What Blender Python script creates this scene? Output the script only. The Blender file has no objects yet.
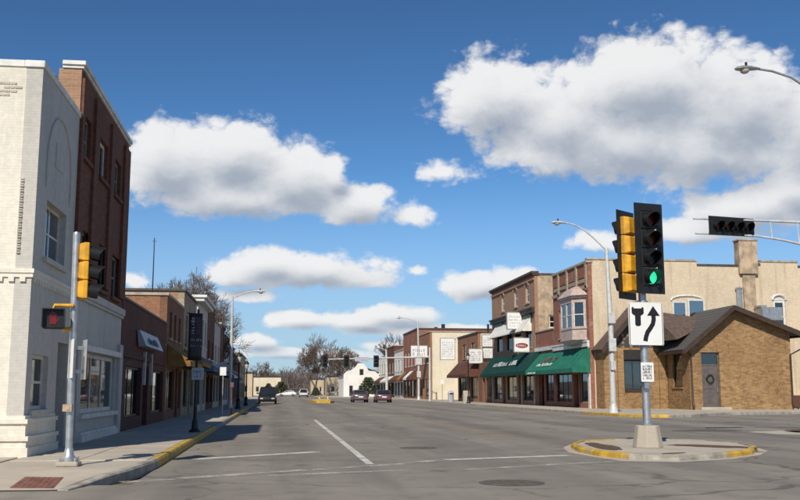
import bpy, bmesh, math, random
from mathutils import Vector, Matrix
R = math.radians
rnd = random.Random(7)
sc = bpy.context.scene
col = sc.collection

# ---------------------------------------------------------------- camera
cam = bpy.data.objects.new('camera', bpy.data.cameras.new('camera'))
col.objects.link(cam)
cam.location = (0, 0, 1.3)
cam.rotation_euler = (R(90 + 8.442), 0, R(-7.298))
cam.data.sensor_width = 36
cam.data.lens = 42.75
cam.data.clip_end = 6000
sc.camera = cam

# ---------------------------------------------------------------- sky and sun
SUN_EL, SUN_AZ = 40.0, 202.0          # azimuth clockwise from +Y (down the street)
world = bpy.data.worlds.new('World')
sc.world = world
world.use_nodes = True
world.cycles.sampling_method = 'MANUAL'
world.cycles.sample_map_resolution = 256
wt = world.node_tree
for n in list(wt.nodes):
    wt.nodes.remove(n)


def N(t, kind, **kw):
    n = t.nodes.new(kind)
    for k, v in kw.items():
        if k == 'inp':
            for i, val in v.items():
                n.inputs[i].default_value = val
        else:
            setattr(n, k, v)
    return n


def L(t, a, b):
    t.links.new(a, b)


def mth(t, op, a, b=None, c=None, clamp=False):
    n = N(t, 'ShaderNodeMath', operation=op)
    n.use_clamp = clamp
    for i, x in enumerate((a, b, c)):
        if x is None:
            continue
        if isinstance(x, (int, float)):
            n.inputs[i].default_value = x
        else:
            L(t, x, n.inputs[i])
    return n.outputs[0]


def sstep(t, v, lo, hi, a=0.0, b=1.0):
    n = N(t, 'ShaderNodeMapRange', interpolation_type='SMOOTHSTEP')
    L(t, v, n.inputs['Value'])
    n.inputs['From Min'].default_value = lo
    n.inputs['From Max'].default_value = hi
    n.inputs['To Min'].default_value = a
    n.inputs['To Max'].default_value = b
    return n.outputs[0]


# cumulus field: (azimuth, elevation, half width, half height) in degrees
CLOUDS = [(-6.9, 13.3, 3.2, 2.66), (-3.0, 14.1, 3.76, 2.22), (0.7, 12.7, 3.55, 2.14), (-3.0, 11.7, 6.35, 1.53), (4.4, 11.3, 2.82, 1.5),
          (8.2, 10.6, 1.47, 0.9), (3.0, 13.3, 1.2, 0.9), (12.9, 17.5, 3.68, 2.67), (17.2, 16.0, 3.58, 2.61), (22.3, 18.0, 5.94, 2.92),
          (27.3, 16.1, 4.54, 3.31), (20.7, 14.7, 7.9, 2.42), (25.3, 13.8, 5.94, 2.26), (31.3, 14.4, 3.04, 2.98), (16.2, 14.0, 3.58, 1.18),
          (27.6, 10.3, 4.45, 1.52), (24.5, 9.3, 3.29, 0.98), (19.3, 8.8, 1.97, 0.71), (30.3, 11.1, 2.56, 1.44), (9.8, 13.1, 1.78, 0.84),
          (1.2, 7.2, 5.93, 1.2), (-0.9, 7.6, 2.52, 0.96), (-2.8, 6.8, 2.01, 0.71), (4.9, 6.7, 2.73, 0.6), (12.0, 6.3, 2.88, 1.02),
          (14.1, 6.8, 1.79, 0.78), (1.3, 4.2, 2.4, 0.72), (7.0, 4.5, 3.26, 0.78), (4.9, 4.2, 2.41, 0.54), (-1.6, 2.9, 1.89, 0.47),
          (-2.3, 5.6, 2.49, 0.47), (8.2, 7.2, 0.85, 0.42), (9.1, 3.6, 4.79, 0.42), (0.1, 2.3, 3.57, 0.36), (-8.4, 6.4, 0.9, 0.6),
          (10.3, 2.7, 5.35, 0.42), (2.8, 2.1, 3.59, 0.4)]
cr = random.Random(3)
for k in range(16):                   # the same kind of sky goes on all round
    a = 50 + k * 17.6 + cr.uniform(-3, 3)
    e = cr.choice((7, 12, 18, 30)) + cr.uniform(-1.5, 1.5)
    w = cr.uniform(5, 9)
    CLOUDS.append((a if a < 180 else a - 360, e, w, w * cr.uniform(.32, .42)))

g = bpy.data.node_groups.new('cumulus', 'ShaderNodeTree')
g.interface.new_socket('P', in_out='INPUT', socket_type='NodeSocketVector')
g.interface.new_socket('F', in_out='OUTPUT', socket_type='NodeSocketFloat')
g.interface.new_socket('S', in_out='OUTPUT', socket_type='NodeSocketFloat')
gi, go = N(g, 'NodeGroupInput'), N(g, 'NodeGroupOutput')
acc = None
WISPS = {(9.8, 13.1), (8.2, 10.6), (8.2, 7.2), (19.3, 8.8), (-2.3, 5.6), (-8.4, 6.4)}       # thin shreds rather than full heaps
for (a, e, w, h) in CLOUDS:
    wisp = (a, e) in WISPS
    if wisp:
        w, h = w * 1.5, h * 1.5
    m = N(g, 'ShaderNodeVectorMath', operation='MULTIPLY_ADD')
    L(g, gi.outputs[0], m.inputs[0])
    m.inputs[1].default_value = (1 / w, 1 / h, 0)
    m.inputs[2].default_value = (-a / w, -e / h, 0)
    ln = N(g, 'ShaderNodeVectorMath', operation='LENGTH')
    L(g, m.outputs[0], ln.inputs[0])
    d = ln.outputs['Value']
    if wisp:
        d = mth(g, 'ADD', d, .42)
    acc = d if acc is None else mth(g, 'SMOOTH_MIN', acc, d, 0.45)
# rounded heaps on several scales
mp = N(g, 'ShaderNodeVectorMath', operation='MULTIPLY')
L(g, gi.outputs[0], mp.inputs[0])
mp.inputs[1].default_value = (1, 1.4, 1)
nz = N(g, 'ShaderNodeTexNoise', noise_dimensions='2D', inp={'Scale': .36, 'Detail': 7.0, 'Roughness': .61, 'Distortion': .2})
L(g, mp.outputs[0], nz.inputs['Vector'])
vo = N(g, 'ShaderNodeTexVoronoi', feature='F1', voronoi_dimensions='2D', inp={'Scale': .6, 'Detail': 3.0, 'Roughness': .5})
wv = N(g, 'ShaderNodeVectorMath', operation='MULTIPLY_ADD')
L(g, nz.outputs['Color'], wv.inputs[0])
wv.inputs[1].default_value = (1.1, 1.1, 0)
L(g, mp.outputs[0], wv.inputs[2])
L(g, wv.outputs[0], vo.inputs['Vector'])
F = mth(g, 'SUBTRACT', 1.22, acc)
F = mth(g, 'ADD', F, mth(g, 'MULTIPLY', mth(g, 'SUBTRACT', nz.outputs['Fac'], .5), .88))
F = mth(g, 'ADD', F, mth(g, 'MULTIPLY', mth(g, 'SUBTRACT', .45, vo.outputs['Distance']), .34))
L(g, F, go.inputs[0])
S_ = mth(g, 'SUBTRACT', 1.1, acc)
L(g, mth(g, 'ADD', S_, mth(g, 'MULTIPLY', mth(g, 'SUBTRACT', nz.outputs['Fac'], .5), .35)), go.inputs[1])

tc = N(wt, 'ShaderNodeTexCoord')
sx = N(wt, 'ShaderNodeSeparateXYZ')
L(wt, tc.outputs['Generated'], sx.inputs[0])
az = mth(wt, 'MULTIPLY', mth(wt, 'ARCTAN2', sx.outputs[0], sx.outputs[1]), 57.2958)
el = mth(wt, 'MULTIPLY', mth(wt, 'ARCSINE', sx.outputs[2]), 57.2958)


def field(da, de):
    cb = N(wt, 'ShaderNodeCombineXYZ')
    L(wt, mth(wt, 'ADD', az, da), cb.inputs[0])
    L(wt, mth(wt, 'ADD', el, de), cb.inputs[1])
    gn = N(wt, 'ShaderNodeGroup')
    gn.node_tree = g
    L(wt, cb.outputs[0], gn.inputs[0])
    return gn.outputs


lift = mth(wt, 'ADD', mth(wt, 'MULTIPLY', el, .1), .25)       # nearer clouds are larger on the sky
FA, FB = field(0, 0), field(-.6, lift)
F0, F2 = FA[0], FB[0]
alpha = mth(wt, 'MULTIPLY', sstep(wt, F0, .0, .42), sstep(wt, el, .3, 3.5, .35, 1.0))
alpha = mth(wt, 'MULTIPLY', alpha, .97)
thick = sstep(wt, FB[1], .0, 1.05)                 # how much cloud stands between here and the sun
relief = sstep(wt, mth(wt, 'SUBTRACT', F2, F0), -.7, .6)
dark = mth(wt, 'ADD', mth(wt, 'MULTIPLY', thick, .66), mth(wt, 'MULTIPLY', relief, .36), clamp=True)
cc = N(wt, 'ShaderNodeMix', data_type='RGBA')
L(wt, dark, cc.inputs['Factor'])
cc.inputs['A'].default_value = (.93, .93, .93, 1)
cc.inputs['B'].default_value = (.4, .45, .53, 1)
sky = N(wt, 'ShaderNodeTexSky', sky_type='NISHITA', sun_disc=False, sun_elevation=R(SUN_EL), sun_rotation=R(SUN_AZ),
        air_density=.9, dust_density=.0, ozone_density=4.0, altitude=1200)
b1, b2 = N(wt, 'ShaderNodeBackground'), N(wt, 'ShaderNodeBackground')
gm = N(wt, 'ShaderNodeGamma', inp={'Gamma': 1.32})
L(wt, sky.outputs[0], gm.inputs[0])
hz = N(wt, 'ShaderNodeMix', data_type='RGBA')          # milky air low over the horizon
L(wt, sstep(wt, el, 0, 14, .82, 0), hz.inputs['Factor'])
tn = N(wt, 'ShaderNodeMix', data_type='RGBA', blend_type='MULTIPLY')
tn.inputs['Factor'].default_value = 1
L(wt, gm.outputs[0], tn.inputs['A'])
tn.inputs['B'].default_value = (.88, 1.1, 1.06, 1)
L(wt, tn.outputs['Result'], hz.inputs['A'])
hz.inputs['B'].default_value = (6.4, 8.2, 10.8, 1)
L(wt, hz.outputs['Result'], b1.inputs[0])
b1.inputs[1].default_value = .058
L(wt, cc.outputs['Result'], b2.inputs[0])
b2.inputs[1].default_value = .95
mx = N(wt, 'ShaderNodeMixShader')
L(wt, alpha, mx.inputs[0])
L(wt, b1.outputs[0], mx.inputs[1])
L(wt, b2.outputs[0], mx.inputs[2])
wo = N(wt, 'ShaderNodeOutputWorld')
L(wt, mx.outputs[0], wo.inputs[0])

sl = bpy.data.lights.new('sun', 'SUN')
sl.energy = 4.7
sl.angle = R(.55)
sl.color = (1, .92, .79)
so = bpy.data.objects.new('sun', sl)
col.objects.link(so)
sd = Vector((math.cos(R(SUN_EL)) * math.sin(R(SUN_AZ)), math.cos(R(SUN_EL)) * math.cos(R(SUN_AZ)), math.sin(R(SUN_EL))))
so.rotation_euler = sd.to_track_quat('Z', 'Y').to_euler()
so.location = sd * 60

sc.view_settings.view_transform = 'Standard'
sc.view_settings.look = 'None'
sc.view_settings.exposure = 0
sc.view_settings.gamma = 1
sc.cycles.use_denoising = True
sc.cycles.max_bounces = 7
sc.cycles.diffuse_bounces = 4
sc.cycles.glossy_bounces = 3
sc.cycles.transparent_max_bounces = 10
sc.cycles.caustics_reflective = False
sc.cycles.caustics_refractive = False
sc.cycles.sample_clamp_indirect = 6

# ---------------------------------------------------------------- materials
MATS = {}


def newmat(name):
    m = bpy.data.materials.new(name)
    m.use_nodes = True
    t = m.node_tree
    b = t.nodes['Principled BSDF']
    MATS[name] = m
    return m, t, b


def pos(t):
    return N(t, 'ShaderNodeNewGeometry').outputs['Position']


def noise(t, vec, scale, detail=4.0, rough=.55):
    n = N(t, 'ShaderNodeTexNoise', inp={'Scale': scale, 'Detail': detail, 'Roughness': rough})
    L(t, vec, n.inputs['Vector'])
    return n.outputs['Fac']


def mixc(t, fac, a, b, mode='MIX'):
    n = N(t, 'ShaderNodeMix', data_type='RGBA', blend_type=mode)
    for s, x in (('Factor', fac), ('A', a), ('B', b)):
        if isinstance(x, (int, float)):
            n.inputs[s].default_value = x
        elif isinstance(x, tuple):
            n.inputs[s].default_value = (*x, 1) if len(x) == 3 else x
        else:
            L(t, x, n.inputs[s])
    return n.outputs['Result']


def bump(t, b, h, strength=.3, dist=.02):
    n = N(t, 'ShaderNodeBump', inp={'Strength': strength, 'Distance': dist})
    L(t, h, n.inputs['Height'])
    L(t, n.outputs[0], b.inputs['Normal'])


def plain(name, c, rough=.6, metal=0.0, var=.18, vs=3.0, spec=.4, grime=.0):
    """even colour with blotchy variation and fine relief"""
    m, t, b = newmat(name)
    p = pos(t)
    n1 = noise(t, p, vs, 6.0, .6)
    f = sstep(t, n1, .3, .72)
    c2 = tuple(x * (1 - var) for x in c)
    c1 = tuple(min(1, x * (1 + var * .4)) for x in c)
    r = mixc(t, f, c1, c2)
    if grime:
        mp = N(t, 'ShaderNodeVectorMath', operation='MULTIPLY')
        L(t, p, mp.inputs[0])
        mp.inputs[1].default_value = (5, 5, .5)
        r = mixc(t, mth(t, 'MULTIPLY', sstep(t, noise(t, mp.outputs[0], 1.0, 5.0), .5, .75), grime), r, (.12, .1, .08))
    L(t, r, b.inputs['Base Color'])
    b.inputs['Roughness'].default_value = rough
    b.inputs['Metallic'].default_value = metal
    b.inputs['Specular IOR Level'].default_value = spec
    bump(t, b, noise(t, p, vs * 12, 3.0), .12, .01)
    return m


def brick(name, c1, c2, mortar, w=.215, h=.072, ms=.008, strength=.7, stain=.25, stainc=(.1, .08, .07), patch=None, rough=.85):
    m, t, b = newmat(name)
    p = pos(t)
    s = N(t, 'ShaderNodeSeparateXYZ')
    L(t, p, s.inputs[0])
    cb = N(t, 'ShaderNodeCombineXYZ')
    wob = mth(t, 'MULTIPLY', mth(t, 'SUBTRACT', noise(t, p, 1.3, 2.0), .5), .03)
    L(t, mth(t, 'ADD', s.outputs[0], s.outputs[1]), cb.inputs[0])
    L(t, mth(t, 'ADD', s.outputs[2], wob), cb.inputs[1])
    bt = N(t, 'ShaderNodeTexBrick', offset=.5, inp={'Scale': 1.0, 'Mortar Size': ms, 'Mortar Smooth': .3, 'Bias': -.1, 'Brick Width': w, 'Row Height': h})
    L(t, cb.outputs[0], bt.inputs['Vector'])
    bt.inputs['Color1'].default_value = (*c1, 1)
    bt.inputs['Color2'].default_value = (*c2, 1)
    bt.inputs['Mortar'].default_value = (*mortar, 1)
    r = mixc(t, sstep(t, noise(t, p, .55, 5.0), .35, .7, 0, .35), bt.outputs['Color'], tuple(x * .62 for x in c2))
    r = mixc(t, sstep(t, noise(t, p, 9.0, 3.0), .35, .7, 0, .3), r, tuple(min(1, x * 1.3) for x in c1))
    if name == 'ochre_brick':                            # batches of darker burnt bricks
        r = mixc(t, sstep(t, noise(t, p, 2.3, 6.0, .75), .52, .66, 0, .6), r, (.13, .07, .035))
    if patch:                                           # paint or render flaked off in places
        r = mixc(t, sstep(t, noise(t, p, .8, 8.0, .7), .56, .6), r, patch)
    mp = N(t, 'ShaderNodeVectorMath', operation='MULTIPLY')
    L(t, p, mp.inputs[0])
    mp.inputs[1].default_value = (2.4, 2.4, .22)
    r = mixc(t, sstep(t, noise(t, mp.outputs[0], 1.0, 6.0, .6), .5, .78, 0, stain), r, stainc)
    L(t, r, b.inputs['Base Color'])
    b.inputs['Roughness'].default_value = rough
    b.inputs['Specular IOR Level'].default_value = .25
    hgt = mth(t, 'SUBTRACT', mth(t, 'MULTIPLY', noise(t, p, 30, 3.0), .35), bt.outputs['Fac'])
    bump(t, b, hgt, strength, .012)
    return m


def glass(name, tint=(.55, .6, .62), refl=.09):
    m, t, b = newmat(name)
    t.nodes.remove(b)
    tr = N(t, 'ShaderNodeBsdfTransparent')
    tr.inputs[0].default_value = (*tint, 1)
    gl = N(t, 'ShaderNodeBsdfGlossy', inp={'Roughness': .03})
    gl.inputs[0].default_value = (.9, .95, 1, 1)
    lw = N(t, 'ShaderNodeLayerWeight', inp={'Blend': .35})
    f = mth(t, 'ADD', mth(t, 'MULTIPLY', lw.outputs['Fresnel'], .6), refl, clamp=True)
    bm = N(t, 'ShaderNodeBump', inp={'Strength': .05, 'Distance': .02})
    L(t, noise(t, pos(t), 1.1, 2.0), bm.inputs['Height'])
    L(t, bm.outputs[0], gl.inputs['Normal'])
    mxs = N(t, 'ShaderNodeMixShader')
    L(t, f, mxs.inputs[0])
    L(t, tr.outputs[0], mxs.inputs[1])
    L(t, gl.outputs[0], mxs.inputs[2])
    L(t, mxs.outputs[0], t.nodes['Material Output'].inputs[0])
    return m


def lit(name, c, strength):
    m, t, b = newmat(name)
    b.inputs['Base Color'].default_value = (*c, 1)
    b.inputs['Emission Color'].default_value = (*c, 1)
    b.inputs['Emission Strength'].default_value = strength
    b.inputs['Roughness'].default_value = .25
    return m


def worn(name, c, cover=.5, soft=.16, scale=2.2):
    """road paint rubbed through to what lies below"""
    m, t, b = newmat(name)
    p = pos(t)
    L(t, mixc(t, noise(t, p, 6, 4), tuple(x * .75 for x in c), c), b.inputs['Base Color'])
    b.inputs['Roughness'].default_value = .75
    f = mth(t, 'ADD', mth(t, 'MULTIPLY', noise(t, p, scale, 8.0, .75), .7), mth(t, 'MULTIPLY', noise(t, p, scale * 14, 3.0, .7), .3))
    a = sstep(t, f, cover - soft, cover + soft, 1.0, .0)
    L(t, a, b.inputs['Alpha'])
    return m


def wob_(t, p):
    n = N(t, 'ShaderNodeTexNoise', inp={'Scale': 1.6, 'Detail': 3.0})
    L(t, p, n.inputs['Vector'])
    m_ = N(t, 'ShaderNodeVectorMath', operation='MULTIPLY_ADD')
    L(t, n.outputs['Color'], m_.inputs[0])
    m_.inputs[1].default_value = (.12, .12, 0)
    L(t, p, m_.inputs[2])
    return m_.outputs[0]


def make_road():
    m, t, b = newmat('asphalt')
    p = pos(t)
    st = N(t, 'ShaderNodeVectorMath', operation='MULTIPLY')
    L(t, p, st.inputs[0])
    st.inputs[1].default_value = (.9, .06, 1)
    c = mixc(t, sstep(t, noise(t, p, .22, 6.0, .6), .35, .66), (.25, .222, .184), (.325, .292, .244))
    c = mixc(t, sstep(t, noise(t, st.outputs[0], .8, 4.0), .42, .68, 0, .6), c, (.15, .137, .12))
    c = mixc(t, sstep(t, noise(t, p, 1.7, 8.0, .7), .5, .7, 0, .55), c, (.12, .11, .096))
    c = mixc(t, sstep(t, noise(t, p, 55, 2.0), .42, .7, 0, .45), c, (.33, .31, .28))
    # pale sun-bleached lanes of old concrete under thin asphalt
    c = mixc(t, sstep(t, noise(t, st.outputs[0], .35, 3.0), .55, .7, 0, .45), c, (.42, .385, .325))
    # oil-darkened middles of the lanes and blotches of spilt oil
    sp = N(t, 'ShaderNodeSeparateXYZ')
    L(t, p, sp.inputs[0])
    wave = mth(t, 'SINE', mth(t, 'MULTIPLY', mth(t, 'ADD', sp.outputs[0], mth(t, 'MULTIPLY', noise(t, st.outputs[0], .5, 2.0), 1.2)), 1.745))
    lane = mth(t, 'MULTIPLY', sstep(t, wave, .1, 1.0, 0, .42), sstep(t, sp.outputs[1], 12, 24))
    c = mixc(t, mth(t, 'MULTIPLY', lane, sstep(t, noise(t, p, .6, 5.0), .3, .6)), c, (.12, .108, .094))
    c = mixc(t, sstep(t, noise(t, p, .9, 3.0, .4), .66, .74, 0, .55), c, (.1, .092, .082))
    # cut and refilled trenches
    br = N(t, 'ShaderNodeTexBrick', offset=.37, inp={'Scale': 1.0, 'Mortar Size': .02, 'Mortar Smooth': .4, 'Bias': .75, 'Brick Width': 9.0, 'Row Height': 3.3})
    L(t, wob_(t, p), br.inputs['Vector'])
    br.inputs['Color1'].default_value = (1, 1, 1, 1)
    br.inputs['Color2'].default_value = (.72, .72, .73, 1)
    br.inputs['Mortar'].default_value = (.62, .61, .6, 1)
    c = mixc(t, .5, c, br.outputs['Color'], 'MULTIPLY')
    # cracks filled with tar
    wv = N(t, 'ShaderNodeTexNoise', inp={'Scale': .9, 'Detail': 4.0})
    L(t, p, wv.inputs['Vector'])
    wm = N(t, 'ShaderNodeVectorMath', operation='MULTIPLY_ADD')
    L(t, wv.outputs['Color'], wm.inputs[0])
    wm.inputs[1].default_value = (1.5, 1.5, 0)
    L(t, p, wm.inputs[2])
    vd = N(t, 'ShaderNodeTexVoronoi', feature='DISTANCE_TO_EDGE', inp={'Scale': .2})
    L(t, wm.outputs[0], vd.inputs['Vector'])
    crack = mth(t, 'MULTIPLY', sstep(t, vd.outputs['Distance'], .003, .011, 1, 0), sstep(t, noise(t, p, .17, 2.0), .4, .52))
    c = mixc(t, mth(t, 'MULTIPLY', crack, .6), c, (.07, .064, .056))
    L(t, c, b.inputs['Base Color'])
    b.inputs['Roughness'].default_value = .82
    b.inputs['Specular IOR Level'].default_value = .3
    bump(t, b, noise(t, p, 70, 3.0), .35, .01)
    return m


make_road()
m, t, b = newmat('concrete')
p = pos(t)
c = mixc(t, sstep(t, noise(t, p, .7, 7.0, .65), .35, .7), (.5, .44, .355), (.39, .34, .275))
c = mixc(t, sstep(t, noise(t, p, 3.1, 8.0, .7), .55, .72, 0, .5), c, (.23, .205, .175))
c = mixc(t, sstep(t, noise(t, p, 60, 2.0), .45, .75, 0, .35), c, (.56, .52, .45))
oi = N(t, 'ShaderNodeObjectInfo')
c = mixc(t, mth(t, 'MULTIPLY', oi.outputs['Random'], .22), c, (.26, .235, .2))
L(t, c, b.inputs['Base Color'])
b.inputs['Roughness'].default_value = .88
bump(t, b, noise(t, p, 45, 4.0), .25, .01)

plain('kerb_yellow', (.56, .35, .04), .7, var=.35, vs=4)
m, t, b = MATS['kerb_yellow'], MATS['kerb_yellow'].node_tree, MATS['kerb_yellow'].node_tree.nodes['Principled BSDF']
src = b.inputs['Base Color'].links[0].from_socket
L(t, mixc(t, sstep(t, noise(t, pos(t), 3.5, 9.0, .75), .52, .63, 0, .9), src, (.33, .29, .23)), b.inputs['Base Color'])
plain('kerb_stone', (.36, .33, .28), .85, var=.4, vs=3, grime=.35)
plain('tactile_red', (.2, .085, .065), .8, var=.4, vs=6)
plain('soil', (.13, .075, .045), .95, var=.5, vs=9)
m, t, b = newmat('ground')
p = pos(t)
L(t, mixc(t, sstep(t, noise(t, p, .15, 8.0, .7), .35, .65), (.16, .13, .075), (.1, .1, .05)), b.inputs['Base Color'])
b.inputs['Roughness'].default_value = 1
bump(t, b, noise(t, p, 12, 5.0), .6, .05)
worn('paint_white', (.78, .76, .7), .56, .14)
worn('paint_faint', (.7, .68, .62), .47, .15)
worn('paint_yellow', (.6, .4, .1), .45, .15)

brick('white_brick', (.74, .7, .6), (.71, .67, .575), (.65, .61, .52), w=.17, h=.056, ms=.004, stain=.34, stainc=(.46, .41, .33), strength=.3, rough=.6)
brick('white_brick_shaded', (.52, .5, .455), (.5, .48, .435), (.47, .45, .41), w=.17, h=.056, ms=.004, stain=.3, stainc=(.28, .26, .22), strength=.35, rough=.6)  # white brick again, darkened: shade of the street faces put into its colour
brick('dark_red_brick', (.2, .075, .045), (.115, .044, .028), (.16, .11, .08), stain=.3)
brick('pale_brown_brick', (.42, .24, .14), (.3, .17, .1), (.4, .33, .25), stain=.2)
brick('maroon_brick', (.15, .055, .04), (.09, .036, .028), (.12, .085, .065), stain=.3)
brick('orange_brick', (.36, .17, .09), (.24, .105, .058), (.33, .25, .18), stain=.2)
brick('tan_stone', (.4, .33, .24), (.3, .25, .18), (.33, .28, .21), w=.5, h=.22, stain=.35)
brick('tan_brick', (.42, .25, .16), (.31, .17, .11), (.4, .31, .24), stain=.25)
brick('brown_brick', (.25, .11, .062), (.17, .075, .045), (.26, .2, .15), stain=.25)
brick('red_brick', (.34, .135, .09), (.23, .09, .062), (.3, .2, .15), stain=.25, patch=(.36, .2, .14))
brick('cream_brick', (.66, .55, .4), (.6, .5, .36), (.55, .45, .33), stain=.65, stainc=(.36, .24, .14), strength=.35, patch=(.6, .5, .38))
brick('cream_block', (.7, .62, .47), (.67, .59, .45), (.62, .54, .41), w=.4, h=.2, stain=.25, stainc=(.4, .32, .22), strength=.3)
brick('ochre_brick', (.38, .23, .105), (.18, .1, .046), (.35, .26, .15), w=.3, h=.1, ms=.01, stain=.4, stainc=(.13, .08, .045))
brick('white_far', (.78, .76, .72), (.74, .72, .68), (.7, .68, .64), stain=.15, strength=.2)
brick('beige_far', (.55, .44, .3), (.48, .38, .26), (.5, .42, .3), stain=.2, strength=.2)
plain('render_worn', (.5, .38, .26), .9, var=.45, vs=1.6, grime=.3)
m, t, b = newmat('field_stone')
p = pos(t)
v = N(t, 'ShaderNodeTexVoronoi', inp={'Scale': 3.6})
L(t, p, v.inputs['Vector'])
L(t, mixc(t, sstep(t, v.outputs['Distance'], .1, .5), mixc(t, noise(t, p, 3, 3), (.42, .3, .2), (.2, .16, .13)), (.06, .05, .04)), b.inputs['Base Color'])
b.inputs['Roughness'].default_value = .9
bump(t, b, v.outputs['Distance'], .6, .05)

plain('coping_white', (.72, .71, .67), .5, var=.22, vs=2, grime=.3)
plain('coping_dark', (.09, .075, .065), .6, var=.3)
plain('coping_tan', (.42, .37, .3), .7, var=.3, grime=.3)
plain('trim_white', (.7, .68, .63), .5, var=.2, vs=4, grime=.2)
plain('trim_pink', (.52, .41, .36), .55, var=.2, vs=4, grime=.3)
plain('trim_brown', (.06, .037, .027), .55, var=.3)
plain('trim_dark', (.035, .03, .028), .5, var=.3)
plain('trim_green', (.05, .1, .075), .6, var=.3)
plain('trim_grey', (.3, .3, .29), .5, var=.2)
plain('door_grey', (.125, .105, .1), .5, var=.25, vs=4)
plain('roof_tar', (.06, .058, .055), .95, var=.4)
plain('roof_brown', (.12, .085, .068), .9, var=.4, vs=5)
m, t, b = newmat('shingle_grey')
p = pos(t)
L(t, mixc(t, noise(t, p, 6, 5, .7), (.045, .043, .043), (.12, .113, .11)), b.inputs['Base Color'])
b.inputs['Roughness'].default_value = .92
bump(t, b, noise(t, p, 18, 3), .6, .02)
plain('canvas_green', (.022, .17, .115), .8, var=.25, vs=2.2, spec=.2)
plain('canvas_dark_green', (.008, .052, .042), .8, var=.25, vs=2.2, spec=.2)
plain('canvas_brown', (.12, .055, .04), .85, var=.3, vs=2.2, spec=.2)
plain('canvas_ochre', (.3, .17, .05), .85, var=.35, vs=2, spec=.2)
plain('canvas_white', (.72, .7, .64), .8, var=.15, vs=2)
plain('canvas_blue', (.1, .14, .2), .85, var=.3, vs=2)
plain('sign_white', (.78, .78, .76), .45, var=.06, vs=2)
plain('sign_grey', (.42, .45, .5), .5, var=.2, vs=2)
plain('sign_red', (.26, .03, .04), .5, var=.2)
plain('ink', (.012, .012, .013), .5, var=.1)
plain('strip_mortar', (.5, .46, .38), .9, var=.3)
plain('ink_pale', (.45, .46, .47), .6, var=.3)
plain('ink_grey', (.16, .17, .18), .6, var=.2)
plain('paint_purple', (.2, .06, .2), .6, var=.2)
plain('steel', (.5, .52, .53), .42, .75, var=.22, vs=7, grime=.2)
plain('steel_white', (.6, .6, .58), .5, .15, var=.2, vs=4, grime=.25)
plain('steel_dark', (.03, .032, .034), .45, .3, var=.3)
plain('lamp_green_black', (.018, .026, .022), .45, .2, var=.3)
plain('signal_black', (.014, .015, .016), .42, var=.25, vs=6)
plain('signal_yellow', (.72, .36, .02), .5, var=.3, vs=6, grime=.45)
plain('lens_red', (.1, .008, .006), .25, var=.3)
plain('lens_amber', (.1, .028, .008), .25, var=.3)
plain('lens_dark', (.02, .03, .028), .25, var=.3)
lit('lens_green', (.04, .8, .42), 1.0)
lit('hand_red', (.16, .01, .013), .06)
lit('tail_glow', (.16, .008, .008), .06)
plain('lamp_glass', (.55, .5, .45), .3, var=.1)
plain('tyre', (.018, .018, .018), .85, var=.2)
plain('rim', (.4, .4, .42), .3, .8, var=.15)
plain('car_silver_red', (.2, .15, .16), .28, .5, var=.06, spec=.6)
plain('car_maroon', (.19, .11, .115), .28, .45, var=.06, spec=.6)
plain('car_black', (.025, .03, .033), .25, .3, var=.06, spec=.6)
plain('car_white', (.66, .66, .65), .3, 0, var=.05, spec=.6)
plain('car_glass', (.02, .024, .028), .08, 0, var=.1, spec=.7)
plain('bark', (.13, .1, .08), .95, var=.4, vs=4)
plain('twig', (.17, .125, .1), .95, var=.35, vs=.6)
plain('twig_far', (.2, .155, .14), .95, var=.3, vs=.1)
plain('evergreen', (.05, .06, .028), .8, var=.5, vs=.9)
plain('leaf_green', (.05, .065, .03), .8, var=.5, vs=.9)
plain('iron_cover', (.15, .128, .105), .7, .3, var=.4, vs=8)
plain('curtain', (.62, .6, .54), .9, var=.2, vs=3)
plain('interior_wall', (.3, .26, .21), .9, var=.3)
plain('wreath', (.03, .04, .025), .9, var=.5, vs=20)
plain('hill_grass', (.13, .1, .07), 1, var=.4, vs=.05)
glass('glass')
glass('glass_blue', (.45, .52, .58), .3)


# ---------------------------------------------------------------- mesh helpers
class Fr:
    """a vertical plane: u along it, d outwards from it, z up"""
    def __init__(s, o, u, n):
        s.o, s.u, s.n = o, u, n

    def p(s, u, d, z):
        return (s.o[0] + s.u[0] * u + s.n[0] * d, s.o[1] + s.u[1] * u + s.n[1] * d, z)


def east(x):
    return Fr((x, 0), (0, 1), (1, 0))          # faces +X, u = Y


def west(x):
    return Fr((x, 0), (0, 1), (-1, 0))         # faces -X, u = Y


def south(y):
    return Fr((0, y), (1, 0), (0, -1))         # faces -Y, u = X


ROOT_LOCAL = set()


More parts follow.
